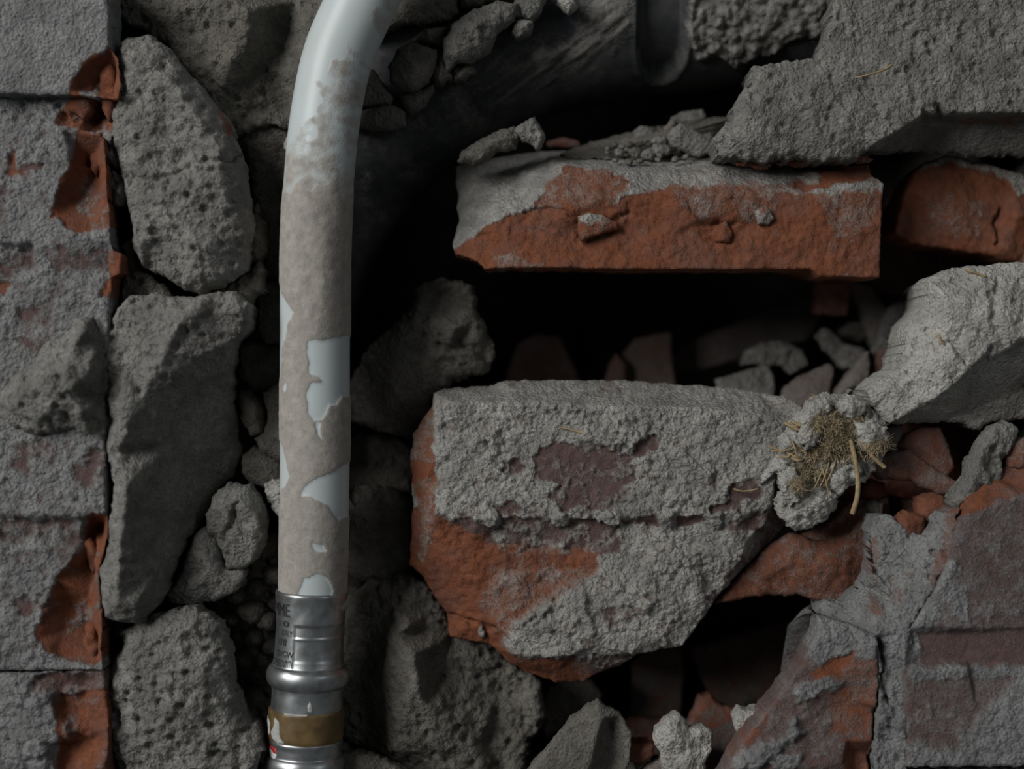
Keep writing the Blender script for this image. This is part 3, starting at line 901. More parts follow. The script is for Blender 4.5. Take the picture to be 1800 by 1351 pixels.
def fit_patch(name, poly_ta, r, mat, parent, dome=1.0, step=2.0, thick=1.5):
    """A small piece lying on the fitting: outline in (t, arc length) units."""
    P = np.array(poly_ta, float)
    x0, y0 = P.min(0) - step
    x1, y1 = P.max(0) + step
    gx, gy = np.meshgrid(np.arange(x0, x1 + step, step), np.arange(y0, y1 + step, step))
    sdp = poly_sd(gx, gy, P)
    ins = sdp > 0
    cell = ins[:-1, :-1] | ins[1:, :-1] | ins[:-1, 1:] | ins[1:, 1:]
    gyd, gxd = np.gradient(sdp, step)
    gl = np.sqrt(gxd ** 2 + gyd ** 2) + 1e-6
    mv = np.where(sdp < 0, np.minimum(-sdp, 1.5 * step), 0)
    X, Y = gx + gxd / gl * mv, gy + gyd / gl * mv
    hh = np.where(sdp > 0, thick * np.clip(sdp / 3.0, 0, 1) + dome * np.clip(sdp / 8.0, 0, 1) + 0.4 * perlin(gx / 5, gy / 5, 77) * np.clip(sdp / 3, 0, 1), -1.5)
    Rr = (r(X, Y) if callable(r) else r) + hh
    Q3 = on_fit(X, Y / 60.0, Rr)
    ny, nx = gx.shape
    idx = np.arange(nx * ny).reshape(ny, nx)
    jj, ii = np.nonzero(cell)
    Q = np.stack([idx[jj, ii], idx[jj, ii + 1], idx[jj + 1, ii + 1], idx[jj + 1, ii]], 1)
    used = np.unique(Q); rm = np.full(nx * ny, -1); rm[used] = np.arange(len(used))
    P3 = Q3.reshape(-1, 3)[used]
    o = make_obj(name, W(P3[:, 0], P3[:, 1], P3[:, 2]), [rm[Q]], mat, parent)
    import bmesh
    bm = bmesh.new(); bm.from_mesh(o.data)
    bmesh.ops.recalc_face_normals(bm, faces=bm.faces)
    n0 = sum((f.normal for f in bm.faces), Vector())
    if n0.y > 0:
        for f in bm.faces:
            f.normal_flip()
    bm.to_mesh(o.data); bm.free()
    return o


def arc(xpix, t):
    """photograph x -> arc position (units) on the fitting at axis position t."""
    cx = AX0[0] + AXD[0] * t
    return math.asin(max(-0.99, min(0.99, (xpix - cx) / 63.0))) * 60.0


def fp(pts):
    return [(y - 1034.0, arc(x, y - 1034.0)) for x, y in pts]


f1 = fit_patch('mortar_fleck', [(215, -86), (222, -66), (232, -62), (244, -64), (250, -70), (236, -72), (228, -78), (220, -84)], 65.6, M_FLAKE, ring)
f2 = fit_patch('mortar_fleck', [(211, -50), (217, -38), (226, -36), (238, -36), (246, -33), (253, -26), (256, -40), (250, -54), (240, -60), (228, -52)], 65.6, M_FLAKE, ring)
f3 = fit_patch('mortar_fleck', [(178, 12), (186, 18), (196, 20), (200, 16), (197, 10), (188, 8)], 61.8, M_FLAKE, fit)
f4 = fit_patch('mortar_fleck', [(202, -32), (208, -30), (206, 10), (201, 10)], 64.2, M_FLAKE, ring, thick=0.8, dome=0.2)
win = fit_patch('indicator_window', [(262, -70), (266, -46), (276, -42), (286, -48), (290, -58), (284, -68), (272, -74)], 62.8, M_WHITE, low, dome=0.3, thick=0.8)
win['label'] = 'white sight window with a red top edge'
rd = fit_patch('indicator_mark', [(262, -68), (265, -46), (274, -43), (276, -50), (271, -60), (266, -70)], 63.8, M_RED, low, dome=0.3, thick=0.8)
rd['label'] = 'red mark in the sight window'


def etched(body, right_x, ypix, arc_w, hgt, parent):
    cu = bpy.data.curves.new('lettering', 'FONT')
    cu.body = body
    cu.size = 1.0
    cu.resolution_u = 3
    t = bpy.data.objects.new('lettering', cu)
    COL.objects.link(t)
    me = bpy.data.meshes.new_from_object(t.evaluated_get(bpy.context.evaluated_depsgraph_get()))
    bpy.data.objects.remove(t)
    v = np.array([x.co[:] for x in me.vertices])
    faces = [tuple(p.vertices) for p in me.polygons]
    bpy.data.meshes.remove(me)
    v[:, 0] -= v[:, 0].min(); v[:, 0] /= v[:, 0].max()
    v[:, 1] -= v[:, 1].min(); v[:, 1] /= max(1e-6, v[:, 1].max())
    tc = ypix - 1034.0
    r_arc = arc(right_x, tc)
    tt = tc + hgt / 2 - v[:, 1] * hgt
    aa = (r_arc - arc_w + v[:, 0] * arc_w) / 60.0
    pr = np.array(prof)
    rr = np.interp(tt, pr[5:13, 0], pr[5:13, 1]) + 1.3
    P = on_fit(tt, aa, rr)
    F = [np.array([f for f in faces if len(f) == k]) for k in sorted(set(map(len, faces)))]
    o = make_obj('lettering', W(P[:, 0], P[:, 1], P[:, 2]), F, M_INK, parent, smooth=False)
    return o


for args in [('MME', 521, 1062, 46, 22), ('. 0', 518, 1085, 26, 10), ('ITALY', 525, 1101, 26, 10), ('/18', 513, 1117, 24, 12), ('DVGW', 527, 1137, 40, 11), ('CW8BCN0176', 527, 1153, 52, 12)]:
    etched(*args, fit)

# ================================================================== BRICKS IN THE MIDDLE
cbrick = rock('broken_brick',
    [(721, 800, -70), (728, 760, -80), (744, 735, -80), (760, 712, -80), (763, 692, -90), (780, 683, -110), (860, 678, -120), (885, 669, -120), (1000, 668, -120), (1100, 668, -120), (1180, 675, -120), (1280, 680, -110), (1340, 690, -90),
     (1390, 700, -50), (1409, 716, -20), (1402, 740), (1382, 760), (1370, 800), (1362, 846), (1360, 870, -10), (1374, 890, -50), (1380, 920, -70), (1350, 955, -75), (1300, 1005, -60), (1262, 1045, -35), (1245, 1072, -20), (1222, 1104, -12), (1196, 1134, -10),
     (1160, 1141, -20), (1120, 1150, -25), (1090, 1170, -40), (1052, 1182, -50), (1028, 1197, -60), (975, 1199, -60), (900, 1168, -62), (862, 1132, -66), (790, 1119, -76), (785, 1076, -84), (760, 1042, -86), (745, 1014, -84), (720, 992, -90), (722, 940, -80), (726, 880, -70)],
    [(766, 716, -8), (800, 706, -4), (900, 708, -2), (1050, 712, 0), (1200, 716, 0), (1300, 724, -2), (1380, 738, -6), (1000, 710, -1), (1100, 713, 0), (1000, 690, -60), (1200, 697, -56), (768, 800, 0), (766, 904, 0), (745, 850, -34), (740, 780, -44), (748, 940, -30), (752, 990, -56),
     (800, 800, 0), (900, 800, 0), (1050, 800, 2), (1200, 800, 2), (1330, 800, 0), (768, 690, -60), (900, 690, -60), (1100, 692, -60), (1300, 705, -40),
     (780, 906, 0), (850, 912, 0), (900, 910, 0), (1000, 908, 0), (1100, 906, 0), (1200, 906, 0), (1300, 902, 0), (1350, 890, -2),
     (884, 924, -13), (1000, 922, -13), (1100, 920, -13), (1200, 918, -13), (1320, 912, -13), (890, 966, -13), (1050, 966, -13), (1200, 960, -13), (1310, 950, -14),
     (1050, 974, -2), (1200, 968, 0), (1290, 960, -4), (1000, 976, -10), (900, 980, -16), (770, 918, -8), (780, 985, -24), (830, 960, -16), (850, 1030, -24), (790, 1030, -50), (770, 1020, -62), (900, 1060, -12), (950, 1030, -14), (1000, 1000, -12),
     (1000, 1080, 4), (1100, 1060, 4), (1200, 1050, 2), (1150, 1120, 0), (1050, 1130, 2), (900, 1120, -6), (850, 1080, -34), (830, 1100, -50), (905, 1150, -4), (1000, 1150, -2), (1100, 1146, -4), (905, 1160, -26), (1000, 1158, -24), (1090, 1156, -24), (980, 1185, -40),
     (1240, 1060, -8), (1300, 985, -8), (1345, 915, -8), (1350, 930, -45), (1365, 905, -30)],
    base=0, thick=300, rough='break', mat=M_BRICK, step=2.4, edge=(5, 6), warp=(2.2, 18), cov=0.9, fresh=0.0, relief=7.5, smooth=1, covn=0.75, amp=0.55, inset=0.12,
    paint=[('fresh', [(700, 700), (766, 700), (768, 905), (860, 950), (1056, 968), (1060, 1010), (1000, 1060), (920, 1110), (905, 1152), (1030, 1160), (1060, 1220), (700, 1220)], 1, 3),
           ('cov', [(700, 880), (770, 904), (860, 920), (885, 968), (1055, 968), (1052, 1000), (980, 1040), (900, 1090), (880, 1130), (905, 1154), (1040, 1158), (1020, 1220), (700, 1220)], 0.04, 12),
           ('cov', [(860, 990), (1000, 985), (1040, 1000), (960, 1050), (880, 1105), (840, 1070)], 0.42, 26),
           ('cov', [(700, 740), (762, 705), (768, 905), (745, 1000), (735, 990), (740, 900), (726, 860)], 0.36, 4), ('cov', [(716, 810), (760, 815), (760, 840), (716, 850)], 0.05, 6),
           ('cov', [(950, 786), (1010, 776), (1075, 784), (1112, 804), (1118, 840), (1088, 864), (1078, 900), (1010, 892), (985, 900), (968, 872), (978, 852), (936, 832), (940, 800)], 0.25, 5),
           ('cov', [(880, 815), (910, 805), (925, 820), (890, 835)], 0.15, 5), ('cov', [(865, 890), (905, 880), (925, 900), (880, 906)], 0.2, 5), ('cov', [(1120, 770), (1150, 765), (1165, 790), (1115, 800)], 0.2, 5),
           ('cov', [(1275, 850), (1330, 840), (1340, 870), (1290, 880), (1275, 870)], 0.25, 5), ('cov', [(1245, 885), (1300, 878), (1300, 900), (1250, 902)], 0.1, 4),
           ('cov', [(866, 908), (960, 908), (1085, 916), (1090, 970), (886, 974)], 0.34, 4), ('cov', [(980, 912), (1080, 915), (1090, 928), (985, 926)], 0.1, 4), ('cov', [(1090, 910), (1180, 908), (1180, 920), (1095, 922)], 0.12, 4),
           ('cov', [(1190, 905), (1260, 905), (1250, 922), (1195, 920)], 0.05, 4), ('cov', [(1255, 925), (1330, 905), (1370, 880), (1400, 920), (1300, 1010), (1250, 1060), (1240, 1050), (1320, 960), (1330, 935)], 0.42, 4),
           ('cov', [(1060, 1070), (1100, 1060), (1130, 1060), (1090, 1100), (1060, 1110)], 0.5, 8), ('cov', [(1000, 1156), (1100, 1148), (1200, 1138), (1190, 1160), (1030, 1210), (1010, 1180)], 0.38, 3),
           ('v', [(700, 700), (764, 700), (768, 906), (870, 960), (1060, 975), (1030, 1040), (960, 1080), (910, 1150), (1060, 1160), (1000, 1230), (700, 1230)], 0.4, 10),
           ('n', [(700, 900), (890, 900), (1060, 970), (1000, 1060), (900, 1110), (1000, 1220), (700, 1220)], 1.9, 10),
           ('h', [(846, 900), (878, 898), (876, 922), (864, 926), (852, 916)], 9, 5), ('cov', [(846, 900), (878, 898), (876, 922), (864, 926), (852, 916)], 1, 4), ('h', [(966, 900), (998, 898), (996, 922), (984, 926), (972, 916)], 9, 5), ('cov', [(966, 900), (998, 898), (996, 922), (984, 926), (972, 916)], 1, 4), ('h', [(1060, 900), (1092, 898), (1090, 922), (1078, 926), (1066, 916)], 9, 5), ('cov', [(1060, 900), (1092, 898), (1090, 922), (1078, 926), (1066, 916)], 1, 4), ('h', [(1154, 900), (1186, 898), (1184, 922), (1172, 926), (1160, 916)], 9, 5), ('cov', [(1154, 900), (1186, 898), (1184, 922), (1172, 926), (1160, 916)], 1, 4), ('h', [(1236, 900), (1268, 898), (1266, 922), (1254, 926), (1242, 916)], 9, 5), ('cov', [(1236, 900), (1268, 898), (1266, 922), (1254, 926), (1242, 916)], 1, 4), ('h', [(1035, 742), (1049, 738), (1120, 780), (1110, 792), (1041, 758)], 9, 7), ('h', [(1060, 736), (1074, 732), (1132, 766), (1122, 778), (1066, 752)], 9, 7), ('h', [(1000, 752), (1014, 748), (1090, 774), (1080, 786), (1006, 768)], 9, 7), ('h', [(1180, 790), (1194, 786), (1250, 834), (1240, 846), (1186, 806)], 9, 7), ('h', [(820, 770), (834, 766), (870, 794), (860, 806), (826, 786)], 9, 7), ('h', [(1150, 1050), (1164, 1046), (1100, 1074), (1090, 1086), (1156, 1066)], 9, 7), ('h', [(1010, 1040), (1024, 1036), (1050, 1104), (1040, 1116), (1016, 1056)], 9, 7), ('h', [(960, 1050), (974, 1046), (940, 1094), (930, 1106), (966, 1066)], 9, 7), ('cov', [(835, 1110), (845, 1090), (852, 1120), (842, 1122)], 1, 2)],
    cracks=[([(775, 1078), (820, 1090), (870, 1105)], 12, 4), ([(1362, 880), (1370, 900)], 10, 4)])
tag(cbrick, 'large broken grooved brick crusted with pale mortar, orange break at lower left', 'brick')

ubrick = rock('broken_brick',
    [(795, 432, -60), (802, 405, -90), (808, 388, -110), (803, 366, -130), (806, 340, -150), (801, 320, -170), (803, 292, -200), (880, 276, -220), (950, 266, -230), (1100, 262, -230), (1282, 262, -220), (1300, 284, -90), (1400, 289, -90), (1500, 292, -70), (1526, 288, -60),
     (1530, 306, -40), (1553, 322, -15), (1552, 350, -6), (1549, 400, -4), (1546, 489, -4), (1518, 488), (1440, 486), (1424, 472), (1300, 473), (1100, 473), (1000, 471), (852, 472, -10), (838, 459, -20), (800, 446, -50)],
    [(985, 268, -195), (988, 292, -40), (975, 305, -34), (958, 332, -22), (926, 366, -16), (878, 378, -14), (830, 410, -28), (803, 434, -50), (870, 330, -110), (900, 300, -150), (1060, 300, -34), (1150, 302, -40), (1250, 306, -36), (1350, 310, -34), (1440, 312, -26), (1500, 318, -20),
     (1000, 340, -6), (1060, 350, -2), (1010, 370, -2), (1085, 375, -4), (1110, 340, -4), (1180, 340, 2), (1240, 345, 4), (1330, 340, 2), (1420, 350, 2), (1500, 340, 0), (950, 400, -16), (1010, 405, -20), (1100, 400, -14), (1180, 410, -8), (1240, 395, -12), (1300, 400, -8), (1400, 400, -2),
     (1500, 400, 2), (900, 440, -8), (1000, 450, -10), (1200, 450, -4), (1350, 450, -2), (1480, 450, 4), (900, 468, -2), (1280, 385, 0), (1240, 378, 4), (1320, 372, 0), (1350, 392, -6)],
    base=-20, thick=280, rough='break', mat=M_BRICK, step=2.4, edge=(4, 4), warp=(1.2, 14), cov=0.15, fresh=1.0, relief=2.0, smooth=1, covn=0.25, amp=0.85, inset=0.1,
    paint=[('cov', [(780, 260), (990, 255), (988, 300), (960, 336), (926, 370), (885, 380), (800, 436), (780, 450)], 0.97, 5), ('cov', [(830, 300), (930, 285), (900, 350), (830, 390)], 0.8, 20),
           ('cov', [(980, 255), (1310, 255), (1320, 292), (1250, 318), (1180, 325), (1120, 340), (1070, 358), (1075, 345), (1110, 318), (1060, 300), (990, 294)], 0.95, 5),
           ('cov', [(1180, 300), (1300, 286), (1440, 300), (1440, 318), (1380, 322), (1420, 345), (1370, 330), (1260, 325), (1200, 330)], 0.75, 7),
           ('cov', [(980, 300), (1070, 300), (1110, 330), (1060, 372), (1000, 365), (960, 370), (935, 366)], 0.34, 8), ('cov', [(1180, 325), (1380, 325), (1360, 380), (1260, 375), (1230, 395), (1190, 350)], 0.36, 8),
           ('cov', [(1500, 310), (1560, 320), (1560, 335), (1440, 345), (1420, 340)], 0.9, 5), ('cov', [(1440, 340), (1545, 335), (1540, 390), (1500, 420), (1470, 420)], 0.36, 8), ('cov', [(1285, 372), (1330, 370), (1330, 385), (1290, 385)], 0.4, 5),
           ('cov', [(860, 450), (900, 445), (960, 468), (870, 470)], 0.42, 5), ('cov', [(1460, 300), (1520, 296), (1520, 315), (1470, 322)], 0.15, 4),
           ('h', [(1015, 385), (1090, 380), (1095, 400), (1060, 415), (1015, 425)], -6, 5)],
    cracks=[([(925, 372), (980, 366), (1012, 384)], 7, 3.5), ([(1095, 378), (1110, 372)], 7, 4), ([(1210, 360), (1240, 395), (1290, 392)], 6, 4)])
tag(ubrick, 'thin horizontal piece of brick with an orange broken face over the dark gap', 'brick')
fl = rock('brick_flake', [(1016, 380), (1034, 374), (1060, 378), (1086, 392), (1088, 402), (1050, 414), (1022, 425), (1016, 412)], [(1030, 385, 6), (1060, 395, 9), (1030, 412, 8), (1080, 398, 2)], base=-14, thick=16, rough='shard', mat=M_BRICK,
          step=2.4, edge=(5, 6), warp=(1, 12), cov=0.2, fresh=1, parent=ubrick, inset=0.1, paint=[('cov', [(1016, 370), (1060, 370), (1055, 385), (1020, 392)], 0.85, 4)])
fl['label'] = 'loose wedge-shaped flake on the broken face'
fl = rock('brick_flake', [(1326, 372), (1340, 362), (1352, 366), (1362, 384), (1350, 396), (1332, 394)], [(1345, 375, 10), (1340, 388, 8)], base=-14, thick=14, rough='shard', mat=M_BRICK, step=2.4, edge=(5, 6), warp=(1, 12), cov=0.7, fresh=1, parent=ubrick, inset=0.1)
fl = rock('brick_flake', [(1256, 398), (1278, 386), (1288, 410), (1284, 428), (1256, 426), (1250, 412)], [(1270, 405, 9), (1276, 420, 8)], base=-22, thick=14, rough='shard', mat=M_BRICK, step=2.4, edge=(5, 6), warp=(1, 12), cov=0.1, fresh=1, parent=ubrick, inset=0.1)

# ================================================================== HELPERS FOR LOOSE PIECES
def lump(name, cat, label, outline, pts=(), base=0, thick=90, rough='stone', mat=None, **kw):
    o = rock(name, outline, pts, base, thick, rough, mat or M_STONE, **kw)
    o['kind'] = 'thing'
    return tag(o, label, cat)


# ------------------------------------------------------------------ mortar, left side
lump('mortar_lump', 'mortar', 'big upright grey mortar lump with a crack across it, beside the upper left bricks',
     [(206, 84), (226, 66), (262, 62), (300, 85), (332, 125), (362, 160), (386, 190), (406, 216), (416, 250), (430, 285), (436, 330), (442, 372), (446, 410), (440, 450), (432, 475), (414, 495), (384, 508), (352, 518), (318, 508), (292, 488), (250, 468), (236, 440), (229, 380), (218, 330), (205, 290), (198, 250), (197, 205), (204, 165)],
     [(255, 110, 26), (300, 140, 34), (335, 190, 38), (385, 265, 34), (275, 180, 20), (300, 235, 12), (260, 245, 26), (235, 215, 22), (330, 270, 16), (345, 285, 30), (240, 290, 18), (290, 330, 36), (340, 330, 40), (390, 320, 34), (415, 380, 18), (285, 430, 6), (270, 380, 26), (340, 430, 36), (390, 440, 22), (350, 485, 24), (250, 430, 18), (310, 400, 34)],
     base=84, pz=1.35, thick=150, rough='crumbly', mat=M_MORTAR, edge=(18, 22), warp=(4, 24), amp=0.85, cracks=[([(222, 308), (268, 314), (300, 308), (338, 290), (360, 280), (396, 284), (420, 270)], 13, 3.6)],
     paint=[('cov', [(372, 170), (392, 185), (412, 235), (400, 240), (385, 210)], 0.3, 8)])
lump('mortar_block', 'mortar', 'tall grey mortar block with bright left edge and shaded face, left of the pipe',
     [(180, 600), (196, 560), (206, 538), (228, 520), (262, 514), (300, 520), (342, 521), (382, 514), (415, 512), (438, 535), (440, 560), (428, 585), (408, 602), (406, 640, -64), (412, 700, -128), (420, 760, -160), (425, 800, -166), (410, 836, -166), (390, 850, -156), (376, 880, -144), (352, 920, -121), (330, 950, -102), (302, 1010, -70), (292, 1040, -54), (272, 1070, -22), (242, 1096), (212, 1092), (186, 1085), (177, 1050), (174, 1000), (189, 960), (194, 900), (198, 850), (186, 800), (192, 740), (188, 690), (182, 645)],
     [(214, 700, 38), (222, 760, 40), (221, 850, 42), (212, 950, 44), (206, 1000, 42), (204, 1060, 34), (198, 800, 22), (240, 1060, 18), (300, 860, -56), (400, 790, -140), (320, 940, -88), (270, 1010, -24), (390, 690, -112), (300, 720, -26), (250, 700, 22), (300, 780, -44), (262, 665, 42), (290, 620, 46), (312, 570, 44), (330, 590, 22), (300, 660, 22), (240, 560, 20), (212, 600, -6), (225, 640, 10), (372, 560, 12), (360, 620, 4), (350, 535, 26)],
     base=114, thick=260, rough='mortar', mat=M_MORTAR, edge=(14, 16), warp=(4, 22), amp=1.0, paint=[('n', [(235, 700), (400, 660), (420, 800), (300, 1000), (240, 1040), (230, 850)], 0.45, 25)])
lump('mortar_splash', 'mortar', 'rough heap of grey mortar stuck over the face of the left bricks',
     [(-60, 700), (0, 690), (22, 662), (60, 634), (80, 602), (118, 584), (134, 554), (165, 560), (182, 600), (188, 650), (184, 700), (192, 740), (186, 776), (165, 768), (130, 757), (100, 762), (60, 768), (30, 757), (0, 742), (-60, 734)],
     [(20, 712, 22), (70, 660, 34), (120, 610, 32), (150, 580, 30), (160, 650, 34), (110, 690, 44), (140, 720, 36), (60, 730, 24), (95, 625, 14), (30, 690, 20), (172, 720, 12)],
     base=124, pz=1.6, thick=50, rough='crumbly', mat=M_MORTAR, edge=(12, 12), warp=(4, 20), amp=0.9)
lump('mortar_lump', 'mortar', 'coarse pitted grey mortar lump at the bottom left, beside the orange brick break',
     [(186, 1185), (200, 1160), (214, 1135), (212, 1108), (250, 1086), (300, 1070), (350, 1068), (388, 1098), (405, 1150), (410, 1200), (430, 1260), (456, 1288), (464, 1320), (452, 1350), (440, 1430), (196, 1430), (204, 1350), (192, 1300), (186, 1250)],
     [(240, 1130, 20), (300, 1110, 22), (360, 1110, 14), (300, 1180, 34), (230, 1200, 30), (360, 1200, 26), (300, 1260, 34), (380, 1270, 30), (240, 1290, 24), (420, 1310, 16), (330, 1330, 24), (230, 1340, 10), (205, 1240, 14)],
     base=80, thick=170, rough='crumbly', mat=M_MORTAR, edge=(20, 22), warp=(5, 22), amp=1.0)
lump('mortar_mass', 'mortar', 'shaded grey mortar mass under the top edge, left of the white pipe',
     [(200, -60), (660, -60), (600, 20), (560, 70), (530, 150), (515, 235), (480, 218), (445, 226), (415, 240), (380, 205), (332, 132), (292, 82), (252, 58), (206, 30)],
     [(300, 10, 12), (400, 0, 26), (435, 20, 34), (436, 55, 32), (420, 90, 26), (400, 125, 14), (350, 90, 4), (380, 50, 14), (330, 50, 6), (470, 40, -10), (470, 120, -24), (420, 170, -8), (500, 60, -36), (520, 0, -30), (440, 200, -20), (500, 190, -40), (250, 20, 0)],
     base=-20, pz=1.5, smooth=9, thick=80, rough='mortar', mat=M_STONE, edge=(16, 18), warp=(5, 30))
lump('mortar_lump', 'mortar', 'dark mortar lump in the shade behind the white pipe, right of the big cracked lump',
     [(412, 242), (445, 222), (480, 214), (518, 230), (560, 260), (560, 430), (520, 470), (490, 500), (462, 478), (452, 410), (440, 340), (432, 285)],
     [(460, 270, 4), (500, 300, -6), (480, 380, 0), (520, 420, -10), (470, 440, 6)], base=-50, thick=160, rough='stone', step=4, edge=(20, 24))
lump('mortar_crumb', 'mortar', 'small knob of mortar wedged between the upper brick edge and the big cracked lump', [(184, 246), (196, 240), (206, 252), (210, 280), (202, 294), (190, 286), (186, 262)], [(197, 265, 8)], base=76, thick=40, rough='mortar', mat=M_MORTAR, edge=(8, 9), warp=(2, 12))
lump('mortar_crumb', 'mortar', 'oval mortar crumb lying against the left flank of the big cracked lump', [(190, 300), (202, 298), (220, 320), (224, 345), (216, 362), (200, 362), (192, 345), (188, 320)], [(206, 335, 10)], base=78, thick=40, rough='mortar', mat=M_MORTAR, edge=(9, 10), warp=(2, 12))
lump('mortar_lump', 'mortar', 'small rough mortar lump clinging to the right side of the big cracked lump', [(436, 372), (452, 360), (466, 395), (470, 430), (458, 456), (440, 466), (430, 440)], [(452, 410, 8), (448, 440, 8)], base=34, thick=80, rough='mortar', mat=M_STONE, edge=(10, 12))
lump('mortar_lump', 'mortar', 'ragged mortar ledge between the big cracked lump and the tall block', [(370, 512), (400, 502), (434, 476), (458, 458), (467, 478), (466, 512), (446, 522), (442, 545), (438, 580), (420, 596), (400, 580), (380, 545)], [(420, 520, 6), (445, 490, 8), (420, 560, 4)], base=48, thick=110, rough='mortar', mat=M_STONE, edge=(10, 12))
lump('mortar_lump', 'mortar', 'narrow strip of mortar showing between the left brick and the two big lumps', [(215, 430), (232, 420), (240, 470), (290, 500), (310, 525), (240, 530), (212, 535), (214, 500)], [(235, 490, 6), (260, 510, 6)], base=52, thick=100, rough='mortar', mat=M_STONE, edge=(10, 12))

# ------------------------------------------------------------------ stones between the tall block and the pipe
for lab, ol, pt, bs in [
    ('small rounded stone in the gap left of the pipe, beside the ragged mortar ledge', [(448, 520), (466, 492), (505, 500), (540, 520), (540, 590), (500, 600), (470, 602), (450, 580)], [(480, 530, 12), (500, 570, 8), (465, 570, 4)], -30),
    ('dark stone in the gap left of the pipe, just under the small rounded stone', [(420, 605), (450, 598), (490, 606), (540, 640), (530, 700), (470, 690), (445, 690), (420, 660)], [(460, 640, 6), (500, 660, -4)], -70),
    ('narrow dark stone standing against the middle of the tall mortar block', [(418, 690), (440, 684), (464, 716), (462, 760), (440, 768), (424, 740)], [(442, 725, 12)], -34),
    ('large dark stone in the gap left of the middle of the pipe', [(462, 690), (500, 662), (545, 665), (545, 800), (490, 812), (455, 790), (448, 768), (468, 735)], [(490, 720, 4), (500, 770, 12), (470, 770, 2)], -44),
    ('flat dark stone low in the gap, above the pair of facetted stones', [(424, 800), (448, 782), (490, 804), (510, 850), (470, 862), (440, 850), (424, 830)], [(460, 820, 6)], -50),
]:
    lump('stone', 'stone', lab, ol, pt, bs, 110, step=4, edge=(14, 18), warp=(4, 26))
lump('mortar_chunk', 'mortar', 'pale mortar chunk half hidden behind the left edge of the pipe', [(464, 852), (480, 842), (520, 838), (545, 845), (545, 918), (496, 912), (478, 895), (468, 875)], [(490, 860, 8), (510, 880, 10)], base=-6, thick=60, rough='mortar', mat=M_PALE, edge=(8, 9), warp=(3, 14))
lump('stone', 'stone', 'facetted grey stone with a cleft in its face, left of the pipe above the fitting', [(361, 906), (374, 872), (398, 850), (440, 853), (464, 888), (471, 940), (452, 984), (424, 1001), (398, 1002), (384, 962), (364, 936)],
     [(390, 885, 20), (425, 880, 22), (450, 910, 16), (410, 925, 20), (440, 960, 12), (405, 975, 10), (418, 915, 4)], base=18, thick=110, rough='mortar', mat=M_MORTAR, edge=(12, 14), warp=(3, 20), amp=0.8, cracks=[([(415, 885), (408, 915), (396, 945)], 9, 5)])
lump('stone', 'stone', 'grey stone wedged beneath the facetted stone and the tall block', [(338, 944), (360, 924), (384, 950), (398, 1000), (428, 998), (434, 1012), (420, 1036), (388, 1052), (340, 1066), (300, 1062), (292, 1044), (318, 1008)],
     [(355, 960, 16), (370, 1000, 18), (340, 1030, 14), (400, 1025, 6)], base=12, thick=110, rough='mortar', mat=M_MORTAR, edge=(10, 12), warp=(3, 20), amp=0.7)
lump('boulder', 'stone', 'dark filler mass of old mortar added behind the pebbles and the fitting', [(370, 960), (640, 940), (640, 1430), (380, 1430), (360, 1200)], [(480, 1080, 10), (560, 1200, 0), (450, 1300, 10)], -190, 110, step=5, edge=(20, 20), rough='crumbly')  # filler added to cover the lit back wall and keep this gap dark
rnd = random.Random(5)
PEBG = 'pebbles in the dark gap left of the fitting'
for i, (x, y, r, b) in enumerate([(440, 1075, 27, -60), (412, 1046, 20, -54), (468, 1092, 24, -70), (404, 1088, 18, -80), (452, 1032, 22, -66), (482, 1010, 26, -46), (446, 1122, 22, -96), (478, 1140, 22, -100), (420, 1020, 16, -30), (464, 960, 30, -60), (486, 1060, 20, -84), (424, 1160, 24, -130), (458, 1190, 26, -140)]):
    ol = [(x + r * (0.82 + 0.3 * rnd.random()) * math.cos(a), y + r * 0.85 * (0.82 + 0.3 * rnd.random()) * math.sin(a)) for a in np.linspace(0, 2 * math.pi, 9)[:-1]]
    o = rock('pebble', ol, [(x + rnd.uniform(-6, 6), y + rnd.uniform(-6, 6), r * 0.35)], b, r * 1.2, 'stone', M_STONE, step=4, edge=(r * 0.6, r * 0.6), warp=(2, 14), amp=0.6)
    tag(o, 'small dark grey pebble in the dark gap left of the steel fitting', 'pebble', PEBG)

# ------------------------------------------------------------------ boulders right of the pipe
lump('boulder', 'stone', 'grey boulder with a yellowish knob, in the dark hole right of the pipe',
     [(600, 690), (622, 655), (650, 606), (690, 572), (720, 545), (735, 502), (768, 488), (800, 492), (836, 500), (838, 540), (858, 575), (872, 620), (862, 652), (800, 672), (766, 692), (750, 740), (720, 772), (680, 762), (610, 740)],
     [(660, 640, 14), (700, 600, 20), (690, 680, 24), (740, 560, 6), (780, 520, -20), (800, 575, 26), (830, 570, 10), (790, 610, 20), (825, 615, 16), (780, 650, 4), (720, 730, 12), (750, 640, 18), (640, 700, 6), (850, 620, -6), (806, 603, -4)],
     base=-150, pz=1.5, thick=150, rough='mortar', mat=M_STONE, edge=(20, 26), warp=(5, 22), amp=0.9, paint=[('n', [(630, 650), (700, 590), (760, 600), (740, 740), (650, 740)], 0.35, 15)], cracks=[([(770, 604), (800, 612), (836, 610)], 14, 5)])
lump('boulder', 'stone', 'dark boulder in the shade beneath the grey boulder with the yellowish knob', [(590, 770), (640, 752), (700, 770), (735, 800), (730, 870), (660, 880), (590, 860)], [(660, 800, 14), (700, 830, 10)], base=-220, thick=120, step=4, edge=(20, 26))
lump('boulder', 'stone', 'dark rounded boulder between the pipe and the left end of the big brick', [(580, 890), (640, 850), (690, 856), (722, 880), (732, 950), (722, 1000), (690, 1026), (640, 1024), (580, 990)], [(640, 900, 20), (690, 920, 16), (650, 980, 14), (700, 980, 4)], base=-140, thick=120, step=4, edge=(26, 30))
